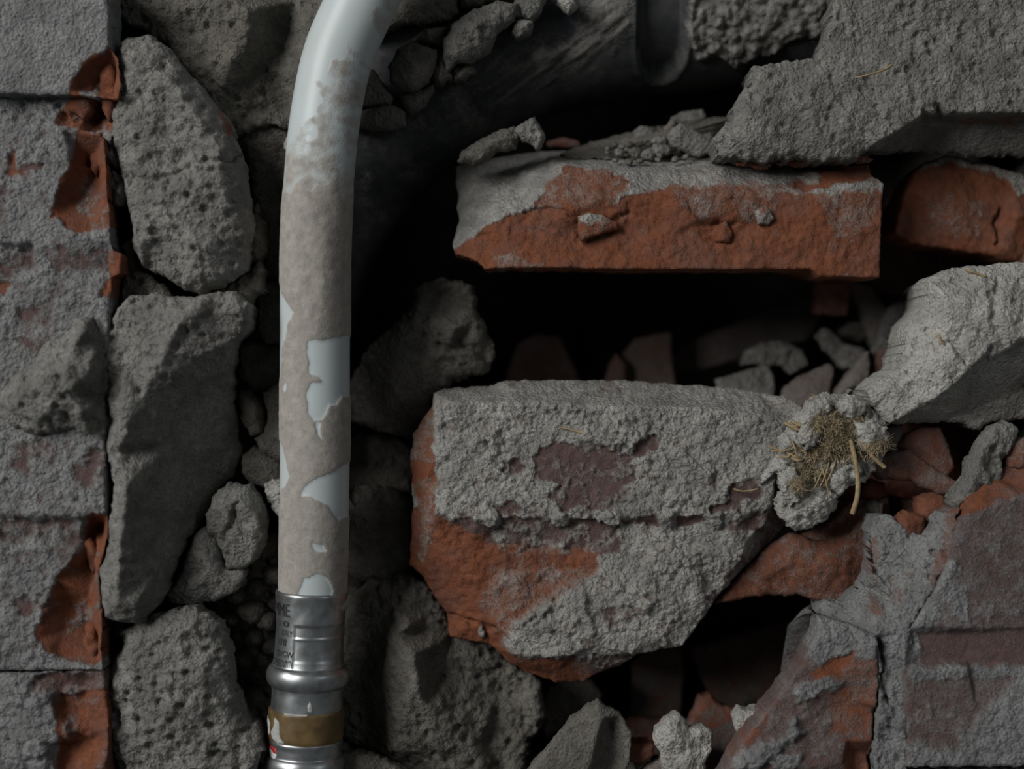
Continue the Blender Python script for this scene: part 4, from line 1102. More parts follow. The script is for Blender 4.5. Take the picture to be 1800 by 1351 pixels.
lump('mortar_crumb', 'mortar', 'tiny mortar nub sticking out beside the right edge of the pipe', [(612, 868), (624, 852), (636, 862), (634, 880), (622, 890)], [(624, 870, 8)], base=-30, thick=30, rough='mortar', mat=M_MORTAR, edge=(7, 8), warp=(2, 12))
lump('boulder', 'stone', 'largest boulder, with a bright ridge, at the bottom between fitting and brick',
     [(585, 1110), (612, 1050), (650, 1020), (700, 1006), (745, 1020), (782, 1062), (802, 1112), (862, 1132), (902, 1165), (950, 1200), (962, 1260), (935, 1300), (915, 1430), (640, 1430), (690, 1352), (640, 1320), (585, 1296)],
     [(714, 1105, 52), (726, 1150, 60), (738, 1190, 60), (742, 1235, 56), (765, 1250, 50), (732, 1106, 14), (754, 1160, 10), (762, 1204, 14), (700, 1120, 36), (695, 1180, 44), (710, 1240, 48), (650, 1120, 4), (640, 1200, 6), (650, 1270, 6), (700, 1310, 36), (690, 1060, 10), (750, 1080, 6), (800, 1180, 2), (800, 1290, 40), (830, 1310, 26), (780, 1330, 30), (880, 1220, -14), (860, 1300, -4), (770, 1300, 40)],
     base=-110, pz=1.6, smooth=9, thick=190, rough='crumbly', mat=M_STONE, edge=(24, 28), warp=(5, 26), amp=0.9, paint=[('n', [(690, 1120), (745, 1120), (750, 1240), (700, 1240)], 0.5, 8), ('n', [(600, 1060), (690, 1060), (690, 1300), (600, 1300)], 0.5, 15)])
lump('stone', 'stone', 'flat stone at the very bottom, against the right side of the fitting', [(580, 1332), (620, 1318), (660, 1328), (706, 1348), (750, 1385), (760, 1430), (580, 1430)], [(640, 1350, 10), (690, 1380, 8)], base=0, thick=80, rough='smooth', edge=(10, 10), mat=M_STONE)

# ------------------------------------------------------------------ stones between pipe and black drain at the top
for lab, nm, ol, pt, bs, mt in [
    ('smooth egg-shaped stone beside the bend of the white pipe', 'stone', [(682, 118), (698, 88), (722, 74), (748, 80), (770, 88), (768, 108), (756, 142), (732, 160), (702, 156), (686, 142)], [(712, 105, 22), (735, 120, 16), (715, 140, 12), (755, 98, -2)], -36, M_STONE),
    ('small wedge of mortar on top of the egg-shaped stone', 'mortar_chunk', [(722, 68), (745, 52), (785, 46), (776, 78), (752, 78), (734, 74)], [(755, 62, 8)], -62, M_STONE),
    ('long pale stone resting on the black drain near the top edge', 'stone', [(778, 72), (794, 42), (830, 16), (878, 2), (912, 4), (906, 35), (878, 58), (858, 90), (830, 110), (802, 114), (786, 126), (778, 100)], [(800, 60, 18), (840, 40, 26), (880, 24, 16), (840, 75, 14), (800, 95, 18), (855, 60, 8)], -40, M_MORTAR),
    ('small knob of mortar right of the long pale stone', 'mortar_crumb', [(898, 56), (906, 36), (924, 30), (938, 40), (934, 56), (914, 66)], [(916, 48, 10)], -52, M_MORTAR),
    ('mortar clod at the top edge between the long pale stone and the drain', 'mortar_chunk', [(896, 26), (908, -10), (940, -40), (966, -14), (952, 22), (934, 36), (910, 34)], [(930, 5, 12)], -56, M_MORTAR),
    ('thin dark stone tucked behind the inside of the pipe bend', 'stone', [(610, 126), (655, 122), (676, 146), (692, 172), (684, 186), (640, 186), (610, 180)], [(660, 155, 8)], -52, M_STONE),
    ('oval mortar stone resting low behind the pipe bend', 'stone', [(610, 200), (650, 190), (690, 182), (712, 196), (714, 220), (690, 228), (666, 228), (610, 226)], [(680, 205, 10), (650, 210, 6)], -54, M_STONE),
    ('triangular stone under the egg-shaped stone', 'stone', [(700, 164), (735, 158), (762, 146), (764, 160), (742, 190), (720, 199), (706, 186)], [(730, 172, 8)], -66, M_STONE),
    ('little upright stone right of the egg-shaped stone', 'stone', [(766, 100), (780, 94), (790, 122), (796, 132), (778, 150), (764, 146), (760, 128)], [(776, 122, 8)], -58, M_STONE),
    ('small flat mortar piece beneath the lower tip of the long pale stone', 'mortar_crumb', [(794, 124), (812, 112), (834, 114), (836, 128), (812, 142), (796, 142)], [(815, 126, 8)], -66, M_STONE),
    ('shaded mortar mass at the top edge behind the bend of the white pipe', 'mortar_mass', [(650, 66), (690, -60), (812, -60), (806, 24), (784, 36), (744, 44), (706, 42), (672, 62)], [(720, 10, 14), (770, 10, 12), (700, 30, 4)], -76, M_STONE),
    ('dark crust of mortar lying on the drain at the top, left of the clod', 'mortar_chunk', [(804, -20), (880, -60), (884, -4), (840, 12), (812, 14)], [(840, -8, 8)], -70, M_STONE),
    ('bright little chip at the top edge, on the dusty drain', 'mortar_crumb', [(980, 0), (986, -14), (1006, -12), (1013, 12), (1000, 22), (988, 12)], [(998, 4, 7)], -50, M_PALE),
    ('long lumpy mortar clod hanging on the lower rim of the black drain', 'mortar_chunk', [(802, 284), (812, 266), (848, 242), (880, 226), (904, 222), (916, 240), (906, 262), (872, 268), (852, 285), (826, 291)], [(830, 272, 10), (866, 250, 14), (896, 240, 12)], -66, M_STONE),
    ('crumbly grey clod at the drain rim, just above the end of the gravel', 'mortar_chunk', [(904, 228), (920, 214), (940, 204), (950, 224), (959, 238), (955, 256), (942, 262), (934, 252), (918, 246)], [(930, 228, 12), (946, 242, 8)], -56, M_MORTAR),
]:
    lump(nm, 'stone' if nm == 'stone' else 'mortar', lab, ol, pt, bs, 60, rough='mortar' if mt is not M_STONE or 'mortar' in nm else 'stone', mat=mt, edge=(10, 12), warp=(3, 18), amp=0.75)

# ------------------------------------------------------------------ mortar mass, top right
lump('mortar_mass', 'mortar', 'wide pitted grey mortar mass filling the upper right corner',
     [(1256, 240), (1262, 228), (1284, 214), (1292, 190), (1300, 164), (1320, 150), (1326, 118), (1360, 110), (1402, 106), (1440, 96), (1456, 50), (1470, 0), (1482, -70), (1880, -70), (1880, 278, -110), (1790, 274, -110), (1700, 272, -110), (1600, 266, -110), (1556, 266, -60), (1520, 268), (1500, 282), (1450, 286), (1400, 279), (1330, 281), (1284, 280), (1260, 264)],
     [(1290, 240, 14), (1320, 200, 20), (1360, 150, 14), (1340, 250, 22), (1400, 200, 18), (1380, 130, 8), (1450, 240, 20), (1450, 150, 14), (1520, 200, 16), (1500, 100, 4), (1500, 20, 0), (1600, 60, 4), (1700, 100, 8), (1800, 60, 4), (1620, 180, 18), (1540, 250, 18), (1580, 230, 18), (1617, 205, 16), (1622, 194, 12), *[(x_, 199, 14) for x_ in range(1645, 1885, 24)], *[(x_, 215, -54) for x_ in range(1645, 1885, 24)], *[(x_, 180, 12) for x_ in range(1650, 1885, 40)],
      (1540, 264, -10), (1590, 238, -40), (1624, 216, -56), (1700, 240, -84), (1870, 245, -84), (1600, 250, -76)],
     base=10, thick=120, rough='mortar', mat=M_MORTAR, step=2.6, edge=(9, 10), warp=(6, 24), smooth=1, inset=0.08, amp=0.9,
     paint=[('n', [(1560, 268), (1626, 205), (1880, 210), (1880, 290), (1560, 290)], 0.4, 5), ('cov', [(1660, 204), (1880, 210), (1880, 225), (1660, 220)], 0.6, 6)])
RC = 'small red brick crumb squeezed under the upper right mortar mass'
for i, (x, y, r) in enumerate([(1312, 286, 12), (1336, 290, 14), (1404, 284, 18), (1478, 274, 24), (1514, 280, 14), (1376, 286, 9)]):
    ol = [(x + r * 1.5 * (0.8 + 0.35 * rnd.random()) * math.cos(a), y + r * 0.6 * (0.8 + 0.35 * rnd.random()) * math.sin(a)) for a in np.linspace(0, 2 * math.pi, 8)[:-1]]
    o = rock('brick_crumb', ol, [(x, y, r * 0.3)], -22 - 6 * (i % 3), r, 'shard', M_BRICK, step=3, edge=(r * 0.4, r * 0.4), warp=(1.5, 10), cov=0.3, fresh=1)
    tag(o, ('first', 'second', 'fourth', 'fifth', 'sixth', 'third')[i] + ' red brick crumb from the left, under the upper right mortar mass', 'brick', 'red crumbs under the mortar mass')

# ------------------------------------------------------------------ right-hand brick and what lies behind it
rb = rock('broken_brick', [(1606, 300), (1628, 285), (1662, 272), (1720, 284), (1790, 304), (1880, 326), (1880, 480), (1790, 463), (1722, 446), (1690, 442), (1600, 428), (1570, 410), (1584, 350)],
     [(1640, 300, 6), (1660, 280, -10), (1700, 300, 6), (1780, 330, 10), (1860, 350, 8), (1640, 360, 4), (1700, 390, 12), (1600, 400, -10), (1740, 400, 10), (1762, 420, 16), (1790, 380, 22), (1775, 440, 16), (1680, 430, -2), (1755, 385, 2)],
     base=-150, thick=260, rough='break', mat=M_BRICK, edge=(7, 8), warp=(2, 18), cov=0.12, covn=0.25, fresh=1, relief=1, amp=0.8, inset=0.1,
     paint=[('cov', [(1630, 360), (1700, 330), (1740, 380), (1720, 420), (1640, 410)], 0.33, 14), ('cov', [(1606, 300), (1662, 270), (1880, 320), (1880, 336), (1780, 316), (1660, 284), (1625, 300)], 0.7, 5), ('cov', [(1780, 310), (1880, 330), (1880, 350), (1785, 340)], 0.8, 5)],
     cracks=[([(1760, 370), (1750, 392), (1758, 410), (1752, 430)], 12, 4)])
rb['kind'] = 'thing'
tag(rb, 'broken orange brick set back under the mortar mass at the right edge', 'brick')
for nm, cat, lab, ol, pt, bs, mt, cv in [
    ('broken_brick', 'brick', 'dark red brick deep in the hole under the right-hand brick', [(1496, 470), (1560, 400), (1880, 430), (1880, 540), (1640, 540), (1540, 512)], [(1650, 470, 6)], -420, M_SHARD, 0.35),
    ('broken_brick', 'brick', 'upright red brick end hanging below the right end of the thin orange brick', [(1426, 440), (1496, 440), (1496, 520), (1490, 556), (1432, 552)], [(1440, 500, 8), (1470, 500, 2)], -340, M_SHARD, 0.2),
    ('brick_shard', 'shard', 'dark trapezoid shard deep in the black gap, left of the twin shards', [(896, 640), (908, 604), (940, 588), (985, 592), (1008, 640), (1034, 700), (880, 700)], [(950, 640, 8)], -560, M_SHARD, 0.5),
    ('brick_shard', 'shard', 'narrow dark shard leaning on the taller one in the black gap', [(1056, 700), (1070, 640), (1084, 620), (1100, 640), (1104, 700)], [(1082, 660, 6)], -500, M_SHARD, 0.5),
    ('brick_shard', 'shard', 'tall dark shard with a straight right side, deep in the black gap', [(1094, 700), (1096, 620), (1118, 594), (1180, 582), (1184, 640), (1192, 700)], [(1140, 640, 8)], -540, M_SHARD, 0.6),
    ('stone', 'stone', 'domed grey stone behind the top of the big brick, in the gap', [(1304, 642), (1310, 616), (1338, 600), (1380, 600), (1412, 614), (1422, 640), (1390, 660), (1376, 640), (1346, 646), (1330, 640)], [(1345, 615, 12), (1380, 618, 10), (1372, 636, -4)], -360, M_MORTAR, 1),
    ('stone', 'stone', 'wedge of grey stone beneath the domed one, just above the big brick', [(1258, 666), (1280, 660), (1320, 646), (1350, 640), (1362, 660), (1362, 700), (1330, 720), (1264, 712)], [(1320, 670, 8)], -330, M_MORTAR, 1),
    ('brick_shard', 'shard', 'pinkish pointed shard behind the upper right corner of the big brick', [(1364, 720), (1380, 680), (1402, 662), (1458, 638), (1468, 646), (1460, 690), (1452, 740), (1390, 740)], [(1420, 680, 8), (1450, 660, 2)], -300, M_SHARD, 0.8),
    ('brick_shard', 'shard', 'dark red shard below the pinkish one, by the corner of the big brick', [(1380, 720), (1450, 710), (1468, 740), (1430, 760), (1400, 740)], [(1430, 730, 5)], -200, M_SHARD, 0.3),
    ('brick_shard', 'shard', 'pale grey pointed shard standing above the straw clump', [(1462, 720), (1470, 690), (1484, 664), (1526, 612), (1532, 640), (1522, 700), (1510, 730)], [(1500, 670, 8), (1515, 650, 2)], -260, M_SHARD, 0.95),
    ('brick_shard', 'shard', 'dark brown shard behind the lower end of the pale mortar bar', [(1520, 700), (1530, 640), (1546, 612), (1610, 596), (1600, 640), (1560, 680), (1540, 710)], [(1560, 640, 5)], -280, M_SHARD, 0.4),
    ('mortar_chunk', 'mortar', 'finger of pale mortar pointing up left, behind the pale pointed shard', [(1436, 590), (1448, 574), (1462, 580), (1484, 602), (1520, 612), (1516, 640), (1484, 650), (1466, 630), (1444, 608)], [(1455, 592, 6), (1490, 624, 6)], -330, M_MORTAR, 1),
    ('brick_shard', 'shard', 'slanting grey shard under the right end of the thin orange brick', [(1486, 490), (1530, 500), (1558, 540), (1566, 590), (1556, 624), (1532, 606), (1512, 560)], [(1530, 550, 6)], -380, M_SHARD, 0.95),
    ('mortar_chunk', 'mortar', 'rounded grey mortar chunk left of the pale mortar bar', [(1534, 620), (1552, 560), (1568, 534), (1610, 520), (1660, 530), (1640, 580), (1604, 626), (1560, 646)], [(1580, 560, 12), (1600, 580, 2), (1560, 600, 8)], -320, M_MORTAR, 1),
    ('stone', 'stone', 'little dark stone between the finger of mortar and the slanting shard', [(1478, 580), (1500, 560), (1524, 566), (1530, 590), (1510, 606), (1488, 600)], [(1505, 580, 6)], -420, M_STONE, 1),
    ('brick_shard', 'shard', 'long dark shard lying aslant at the back of the gap', [(1160, 650), (1200, 606), (1400, 522), (1436, 520), (1450, 548), (1424, 596), (1240, 650)], [(1300, 590, 8), (1380, 560, 8)], -640, M_SHARD, 0.8),
]:
    lump(nm, cat, lab, ol, pt, bs, 90, rough='shard' if cat == 'shard' else ('break' if cat == 'brick' else 'stone'), mat=mt, step=4, edge=(7, 8), warp=(2, 20), cov=cv, fresh=0.4, covn=0.4)

# ------------------------------------------------------------------ pale mortar bar on the right
lump('mortar_bar', 'mortar', 'pale bar of mortar slanting in from the right edge, smooth shaded underside',
     [(1520, 684), (1546, 664), (1580, 642), (1590, 610), (1602, 562), (1628, 536), (1630, 492), (1680, 468), (1762, 463), (1880, 455), (1880, 720, -110), (1800, 738, -96), (1745, 740, -80), (1716, 757, -74), (1690, 744, -66), (1640, 742, -48), (1570, 746, -14), (1546, 736, -8), (1530, 706)],
     [(1568, 742, 10), (1610, 716, 18), (1662, 688, 30), (1712, 638, 36), (1800, 592, 40), (1870, 562, 40), (1640, 500, 14), (1660, 520, 30), (1670, 560, 36), (1660, 600, 28), (1700, 620, 36), (1640, 640, 30), (1620, 660, 22), (1570, 680, 16), (1720, 480, 16), (1800, 480, 10), (1740, 540, 44), (1760, 590, 40), (1860, 520, 34),
      (1640, 570, 18), (1700, 560, 40), (1680, 480, 4), (1668, 692, 14), (1718, 646, 18), (1806, 602, 20), (1870, 574, 20), (1690, 730, -44), (1780, 690, -50), (1860, 660, -50), (1620, 732, -14)],
     base=34, pz=1.3, thick=190, rough='mortar', mat=M_PALE, step=2.6, edge=(9, 9), warp=(4, 20), smooth=1, inset=0.12, amp=0.85,
     paint=[('n', [(1560, 760), (1670, 690), (1716, 642), (1880, 566), (1880, 770), (1600, 770)], 0.35, 5)], cracks=[([(1672, 600), (1690, 625), (1705, 645)], 10, 4), ([(1752, 510), (1748, 560), (1760, 590)], 9, 8)])
bar = bpy.data.objects['mortar_bar']

# ------------------------------------------------------------------ red pieces at the right
for nm, cat, lab, ol, pt, bs, mt, cv, rg in [
    ('brick_shard', 'shard', 'grey shard tip showing right of the straw clump', [(1548, 752), (1584, 742), (1592, 770), (1578, 800), (1556, 798)], [(1570, 770, 6)], -50, M_SHARD, 0.95, 'shard'),
    ('brick_shard', 'shard', 'rounded dusky red shard under the pale mortar bar', [(1576, 784), (1590, 762), (1622, 748), (1652, 752), (1668, 780), (1680, 822), (1664, 842), (1630, 830), (1598, 806)], [(1620, 780, 12), (1655, 810, 8)], -40, M_SHARD, 0.45, 'shard'),
    ('brick_shard', 'shard', 'long dusky red shard pointing right, beneath the rounded one', [(1526, 818), (1560, 796), (1598, 790), (1640, 820), (1692, 852), (1684, 872), (1652, 870), (1600, 846), (1546, 842)], [(1580, 815, 10), (1640, 848, 8)], -26, M_SHARD, 0.5, 'shard'),
    ('brick_shard', 'shard', 'orange lump of brick between the long red shard and the wall', [(1612, 872), (1640, 866), (1682, 878), (1684, 900), (1668, 922), (1636, 926), (1612, 906)], [(1645, 890, 14), (1665, 900, 10)], 10, M_BRICK, 0.15, 'break'),
    ('brick_shard', 'shard', 'small orange stub with a dusty top on the mortar joint', [(1566, 930), (1572, 912), (1592, 898), (1626, 908), (1626, 932), (1610, 968), (1586, 972), (1570, 962)], [(1595, 920, 16), (1595, 950, 14)], 42, M_BRICK, 0.12, 'break'),
    ('brick_shard', 'shard', 'little dark red block in the shade under the long red shard', [(1514, 852), (1530, 842), (1556, 848), (1558, 872), (1536, 884), (1516, 874)], [(1538, 862, 5)], -70, M_SHARD, 0.25, 'shard'),
    ('mortar_crumb', 'mortar', 'tiny grey crumb under the little dark red block', [(1524, 884), (1536, 876), (1552, 882), (1552, 904), (1540, 914), (1528, 900)], [(1540, 894, 6)], -50, M_STONE, 1, 'mortar'),
    ('brick_shard', 'shard', 'upper red ledge of brick behind the straw clump', [(1390, 950), (1420, 935), (1450, 925), (1490, 885), (1526, 872), (1562, 872), (1566, 905), (1526, 925), (1500, 942), (1440, 960), (1404, 964)], [(1450, 942, 8), (1520, 895, 10), (1500, 920, 6)], -70, M_BRICK, 0.35, 'break'),
    ('brick_shard', 'shard', 'red brick remnant bridging the big brick and the right wall', [(1256, 1060), (1300, 1010), (1350, 960), (1386, 936), (1440, 950), (1490, 935), (1526, 900), (1540, 960), (1534, 1030), (1490, 1054), (1456, 1060), (1400, 1046), (1340, 1046)],
     [(1340, 1010, 10), (1400, 985, 16), (1430, 1000, 22), (1460, 975, 16), (1480, 1010, 8), (1500, 960, 10), (1450, 1035, 4), (1380, 1030, 0), (1510, 1010, -10)], -50, M_BRICK, 0.28, 'break'),
    ('brick_shard', 'shard', 'crumbly pink knob at the right edge above the wall brick', [(1766, 796), (1776, 778), (1800, 768), (1880, 776), (1880, 820), (1800, 824), (1772, 822)], [(1800, 795, 10)], 60, M_BRICK, 0.4, 'break'),
    ('mortar_finger', 'mortar', 'smooth grey finger of mortar with a rough tip, under the pale bar', [(1664, 884), (1678, 858), (1694, 840), (1702, 806), (1726, 768), (1744, 748), (1770, 740), (1792, 750), (1786, 776), (1764, 808), (1760, 846), (1734, 862), (1704, 884), (1680, 900)],
     [(1745, 770, 14), (1720, 810, 16), (1770, 765, 4), (1745, 815, -2), (1710, 840, 14), (1700, 865, 14), (1740, 845, 8)], 70, M_MORTAR, 1, 'mortar'),
    ('brick_shard', 'shard', 'dark brick filling the hole behind the red shards and the mortar finger', [(1560, 740), (1880, 720), (1880, 880), (1640, 960), (1420, 960), (1480, 860)], [(1650, 820, 0)], -260, M_SHARD, 0.3, 'break'),
]:
    lump(nm, cat, lab, ol, pt, bs, 70, rough=rg, mat=mt, edge=(9, 10), warp=(2.5, 18), cov=cv, fresh=0.85, covn=0.35, amp=0.8)

# ------------------------------------------------------------------ rubble at the bottom
for nm, cat, lab, ol, pt, bs, mt, cv, rg in [
    ('mortar_wedge', 'mortar', 'pale smooth wedge standing at the bottom edge with a dark right flank', [(880, 1430), (930, 1350), (1000, 1266), (1030, 1242), (1052, 1232), (1092, 1256), (1112, 1290), (1106, 1340), (1080, 1430)],
     [(1052, 1240, 12), (1060, 1262, 14), (1040, 1330, 14), (1012, 1420, 14), (980, 1310, 6), (940, 1380, 4), (1072, 1270, -30), (1080, 1340, -36), (1050, 1410, -30)], 4, M_STONE, 1, 'smooth'),
    ('stone', 'stone', 'dark stone directly below the orange lower tip of the big brick', [(940, 1250), (965, 1205), (1000, 1190), (1042, 1196), (1062, 1222), (1050, 1240), (1010, 1256), (960, 1300)], [(1000, 1220, 10), (1040, 1222, 8)], -260, M_STONE, 1, 'stone'),
    ('brick_shard', 'shard', 'upright dark shard deep below the right half of the big brick', [(1110, 1160), (1150, 1130), (1196, 1136), (1204, 1190), (1198, 1260), (1150, 1310), (1106, 1280)], [(1150, 1200, 8)], -420, M_SHARD, 0.7, 'shard'),
    ('brick_shard', 'shard', 'broad dark shard deep between the big brick and the right wall', [(1212, 1140), (1330, 1104), (1410, 1080), (1450, 1110), (1400, 1200), (1330, 1262), (1258, 1240), (1230, 1190)], [(1260, 1160, 8), (1330, 1160, 2)], -430, M_SHARD, 0.65, 'shard'),
    ('brick_shard', 'shard', 'dark rubble piece at the bottom behind the white lump', [(960, 1300), (1110, 1260), (1300, 1270), (1320, 1430), (960, 1430)], [(1150, 1340, 0)], -380, M_SHARD, 0.5, 'break'),
    ('brick_shard', 'shard', 'dusky pink shard with a knob on top, behind the white lump', [(1206, 1276), (1216, 1250), (1232, 1222), (1250, 1218), (1266, 1236), (1304, 1250), (1296, 1330), (1270, 1360), (1212, 1350)], [(1240, 1245, 8), (1270, 1270, 4)], -180, M_SHARD, 0.4, 'shard'),
    ('mortar_lump', 'mortar', 'knobbly white mortar lump at the bottom edge near the right wall', [(1147, 1296), (1152, 1280), (1168, 1262), (1192, 1252), (1206, 1264), (1210, 1280), (1236, 1276), (1254, 1286), (1252, 1316), (1240, 1340), (1246, 1380), (1220, 1430), (1190, 1390), (1164, 1360), (1158, 1320)],
     [(1180, 1275, 16), (1175, 1305, 18), (1200, 1300, 20), (1210, 1330, 14), (1232, 1295, 6), (1236, 1315, -4), (1200, 1350, 16), (1218, 1290, 4)], 10, M_PALE, 1, 'mortar'),
    ('brick_shard', 'shard', 'small flat-topped red piece left of the white lump', [(1098, 1316), (1104, 1308), (1150, 1306), (1152, 1328), (1126, 1346), (1098, 1336)], [(1125, 1322, 5)], -40, M_SHARD, 0.25, 'shard'),
    ('brick_shard', 'shard', 'grey pink shard poking up at the bottom edge below the small red piece', [(1110, 1370), (1140, 1346), (1162, 1334), (1172, 1352), (1184, 1430), (1110, 1430)], [(1150, 1360, 6)], -24, M_SHARD, 0.75, 'shard'),
    ('mortar_chip', 'mortar', 'pale chip tucked against the edge of the lower right brick', [(1288, 1262), (1300, 1246), (1340, 1248), (1340, 1276), (1310, 1296), (1294, 1286)], [(1308, 1262, 8)], 20, M_PALE, 1, 'mortar'),
]:
    lump(nm, cat, lab, ol, pt, bs, 80, rough=rg, mat=mt, step=3.4, edge=(8, 9), warp=(2.5, 18), cov=cv, fresh=0.75, amp=0.8)

# ------------------------------------------------------------------ gravel on the thin orange brick
grit = rock('gravel_grit', [(985, 272, -30), (1010, 258, -110), (1070, 246, -170), (1140, 236, -220), (1220, 226, -250), (1300, 224, -250), (1296, 258, -70), (1282, 280, -6), (1180, 281, 0), (1060, 279, 0), (1000, 279, 0)],
     [(1060, 268, -40), (1140, 266, -50), (1220, 264, -60), (1280, 262, -60), (1100, 254, -120), (1180, 248, -140), (1260, 244, -150)], base=-138, thick=24, rough='crumbly', mat=M_STONE, step=2.6,
     edge=(2, 2), warp=(3, 12), amp=0.5, smooth=1)
grit['kind'] = 'stuff'
tag(grit, 'bed of fine mortar grit on top of the thin orange brick', 'grit')
GRV = 'gravel lying on top of the thin orange brick'
ni = 0
spots = []
for k in range(420):
    u = rnd.random()
    x = 1010 + 260 * rnd.random() ** 0.8
    depth = rnd.random() ** 0.8                       # 0 front .. 1 back
    y = 287 - 72 * depth - 6 * rnd.random()
    lim = 1015 + 60 * (1 - depth)
    if x < lim or y < 278 - (x - 1000) * 0.22 - 6:
        continue
    r = (6.5 + 11 * rnd.random() ** 2) * (1.0 if x > 1080 else 0.8)
    if depth > 0.55:
        r *= 1.25
    if any((x - a) ** 2 + ((y - b) * 1.3) ** 2 < (0.68 * (r + c)) ** 2 for a, b, c in spots):
        continue
    spots.append((x, y, r))
    if len(spots) >= 95:
        break
for x, y, r in spots:
    d = -98 - (281 - y) * 3.0
    m = rnd.randint(6, 8)
    ph = rnd.random() * 6
    ol = [(x + r * (0.75 + 0.4 * rnd.random()) * math.cos(a + ph), y + r * 0.8 * (0.75 + 0.4 * rnd.random()) * math.sin(a + ph)) for a in np.linspace(0, 2 * math.pi, m + 1)[:-1]]
    o = rock('pebble', ol, [(x + rnd.uniform(-3, 3), y - r * 0.25, r * 0.6), (x + rnd.uniform(-4, 4), y + r * 0.3, r * 0.3)], d, r * 1.1, 'shard', M_MORTAR if rnd.random() < 0.6 else M_STONE, step=max(2.2, r / 4), edge=(r * 0.3, r * 0.35), warp=(1.2, 8), amp=0.45, smooth=0)
    tag(o, 'small grey pebble of the gravel on top of the thin orange brick', 'pebble', GRV)
for lab, ol, pt, bs in [
    ('largest stone on the thin orange brick, at the right end of the gravel', [(1172, 240), (1180, 226), (1196, 216), (1216, 226), (1236, 238), (1252, 250), (1252, 266), (1230, 278), (1206, 268), (1180, 258)], [(1192, 238, 16), (1215, 245, 12), (1235, 258, 10)], -140),
    ('square-topped pale stone at the back of the gravel', [(1178, 206), (1200, 196), (1236, 192), (1242, 204), (1236, 224), (1214, 224), (1196, 216), (1184, 214)], [(1215, 206, 8)], -270),
    ('block-shaped stone in front of the gravel, left of the largest stone', [(1144, 262), (1150, 252), (1172, 254), (1182, 262), (1178, 272), (1152, 274)], [(1162, 262, 9)], -128),
    ('small squarish stone behind the block-shaped one in the gravel', [(1142, 250), (1150, 240), (1172, 238), (1174, 254), (1152, 256)], [(1160, 246, 8)], -165),
    ('rounded clod in the middle of the gravel', [(1112, 232), (1126, 220), (1150, 226), (1156, 240), (1136, 248), (1116, 244)], [(1132, 234, 8)], -205),
    ('upright dark stone between the rounded clod and the largest stone', [(1164, 240), (1168, 222), (1182, 208), (1190, 216), (1180, 232), (1174, 246)], [(1176, 228, 6)], -215),
    ('reddish flat stone lying at the left end of the gravel', [(960, 248), (990, 240), (1018, 248), (1022, 258), (990, 260), (962, 257)], [(990, 250, 5)], -260),
]:
    lump('stone', 'stone', lab, ol, pt, bs, 24, rough='shard', mat=M_MORTAR if 'dark' not in lab and 'reddish' not in lab else M_SHARD, step=2.6, edge=(5, 6), warp=(1.5, 12), cov=1 if 'reddish' not in lab else 0.3, fresh=0.7)

# ------------------------------------------------------------------ straw clump
clump = empty('straw_clump', W(1455, 930, 20))
tag(clump, 'straw tuft caked in white mortar at the right end of the big brick', 'straw')
SP = dict(parent=clump, warp=(5, 16))
p = rock('mortar_cake', [(1338, 852), (1346, 824), (1366, 802), (1372, 762), (1400, 732), (1420, 702), (1450, 690), (1490, 690), (1518, 704), (1540, 722), (1562, 742), (1560, 790), (1542, 816), (1520, 850), (1492, 852), (1470, 880), (1430, 884), (1392, 890), (1372, 870), (1366, 830)],
     [(1400, 760, 16), (1420, 720, 22), (1460, 705, 14), (1440, 760, 30), (1480, 740, 22), (1450, 800, 4), (1410, 810, 0), (1430, 840, 6), (1480, 810, 14), (1510, 770, 26), (1530, 760, 22), (1500, 830, 14), (1380, 850, 14), (1500, 790, 8), (1530, 730, 10), (1395, 830, 12)],
     base=24, thick=90, rough='crumbly', mat=M_PALE, step=2.6, edge=(8, 10), amp=1.0, **SP)
p['label'] = 'white mortar caked around the straw'
p = rock('mortar_cake', [(1364, 880), (1372, 862), (1400, 856), (1440, 852), (1468, 866), (1474, 886), (1456, 912), (1430, 928), (1402, 932), (1382, 922), (1370, 902)], [(1400, 880, 16), (1440, 880, 20), (1420, 905, 12), (1385, 915, 4)], base=30, thick=80, rough='crumbly', mat=M_PALE, step=2.6, edge=(8, 9), amp=0.8, **SP)
p['label'] = 'lower white mortar lump of the tuft'

for ol_, pt_, b_ in [([(1404, 742), (1424, 704), (1452, 694), (1462, 716), (1448, 750), (1440, 780), (1420, 792), (1404, 772)], [(1430, 730, 12), (1446, 712, 8), (1424, 770, 8)], 62),
                     ([(1468, 702), (1500, 694), (1520, 708), (1526, 724), (1500, 738), (1474, 730)], [(1495, 714, 10)], 52),
                     ([(1500, 744), (1530, 736), (1560, 752), (1558, 782), (1534, 800), (1512, 786)], [(1530, 762, 14), (1545, 780, 6)], 56),
                     ([(1366, 836), (1378, 812), (1398, 822), (1410, 850), (1404, 880), (1388, 890), (1372, 864)], [(1386, 848, 10)], 56),
                     ([(1462, 830), (1496, 812), (1516, 824), (1500, 850), (1476, 868), (1458, 856)], [(1482, 840, 8)], 46)]:
    rock('mortar_flap', ol_, pt_, b_, 22, 'mortar', M_PALE, step=2.6, edge=(6, 7), parent=clump, warp=(6, 14), amp=0.9)


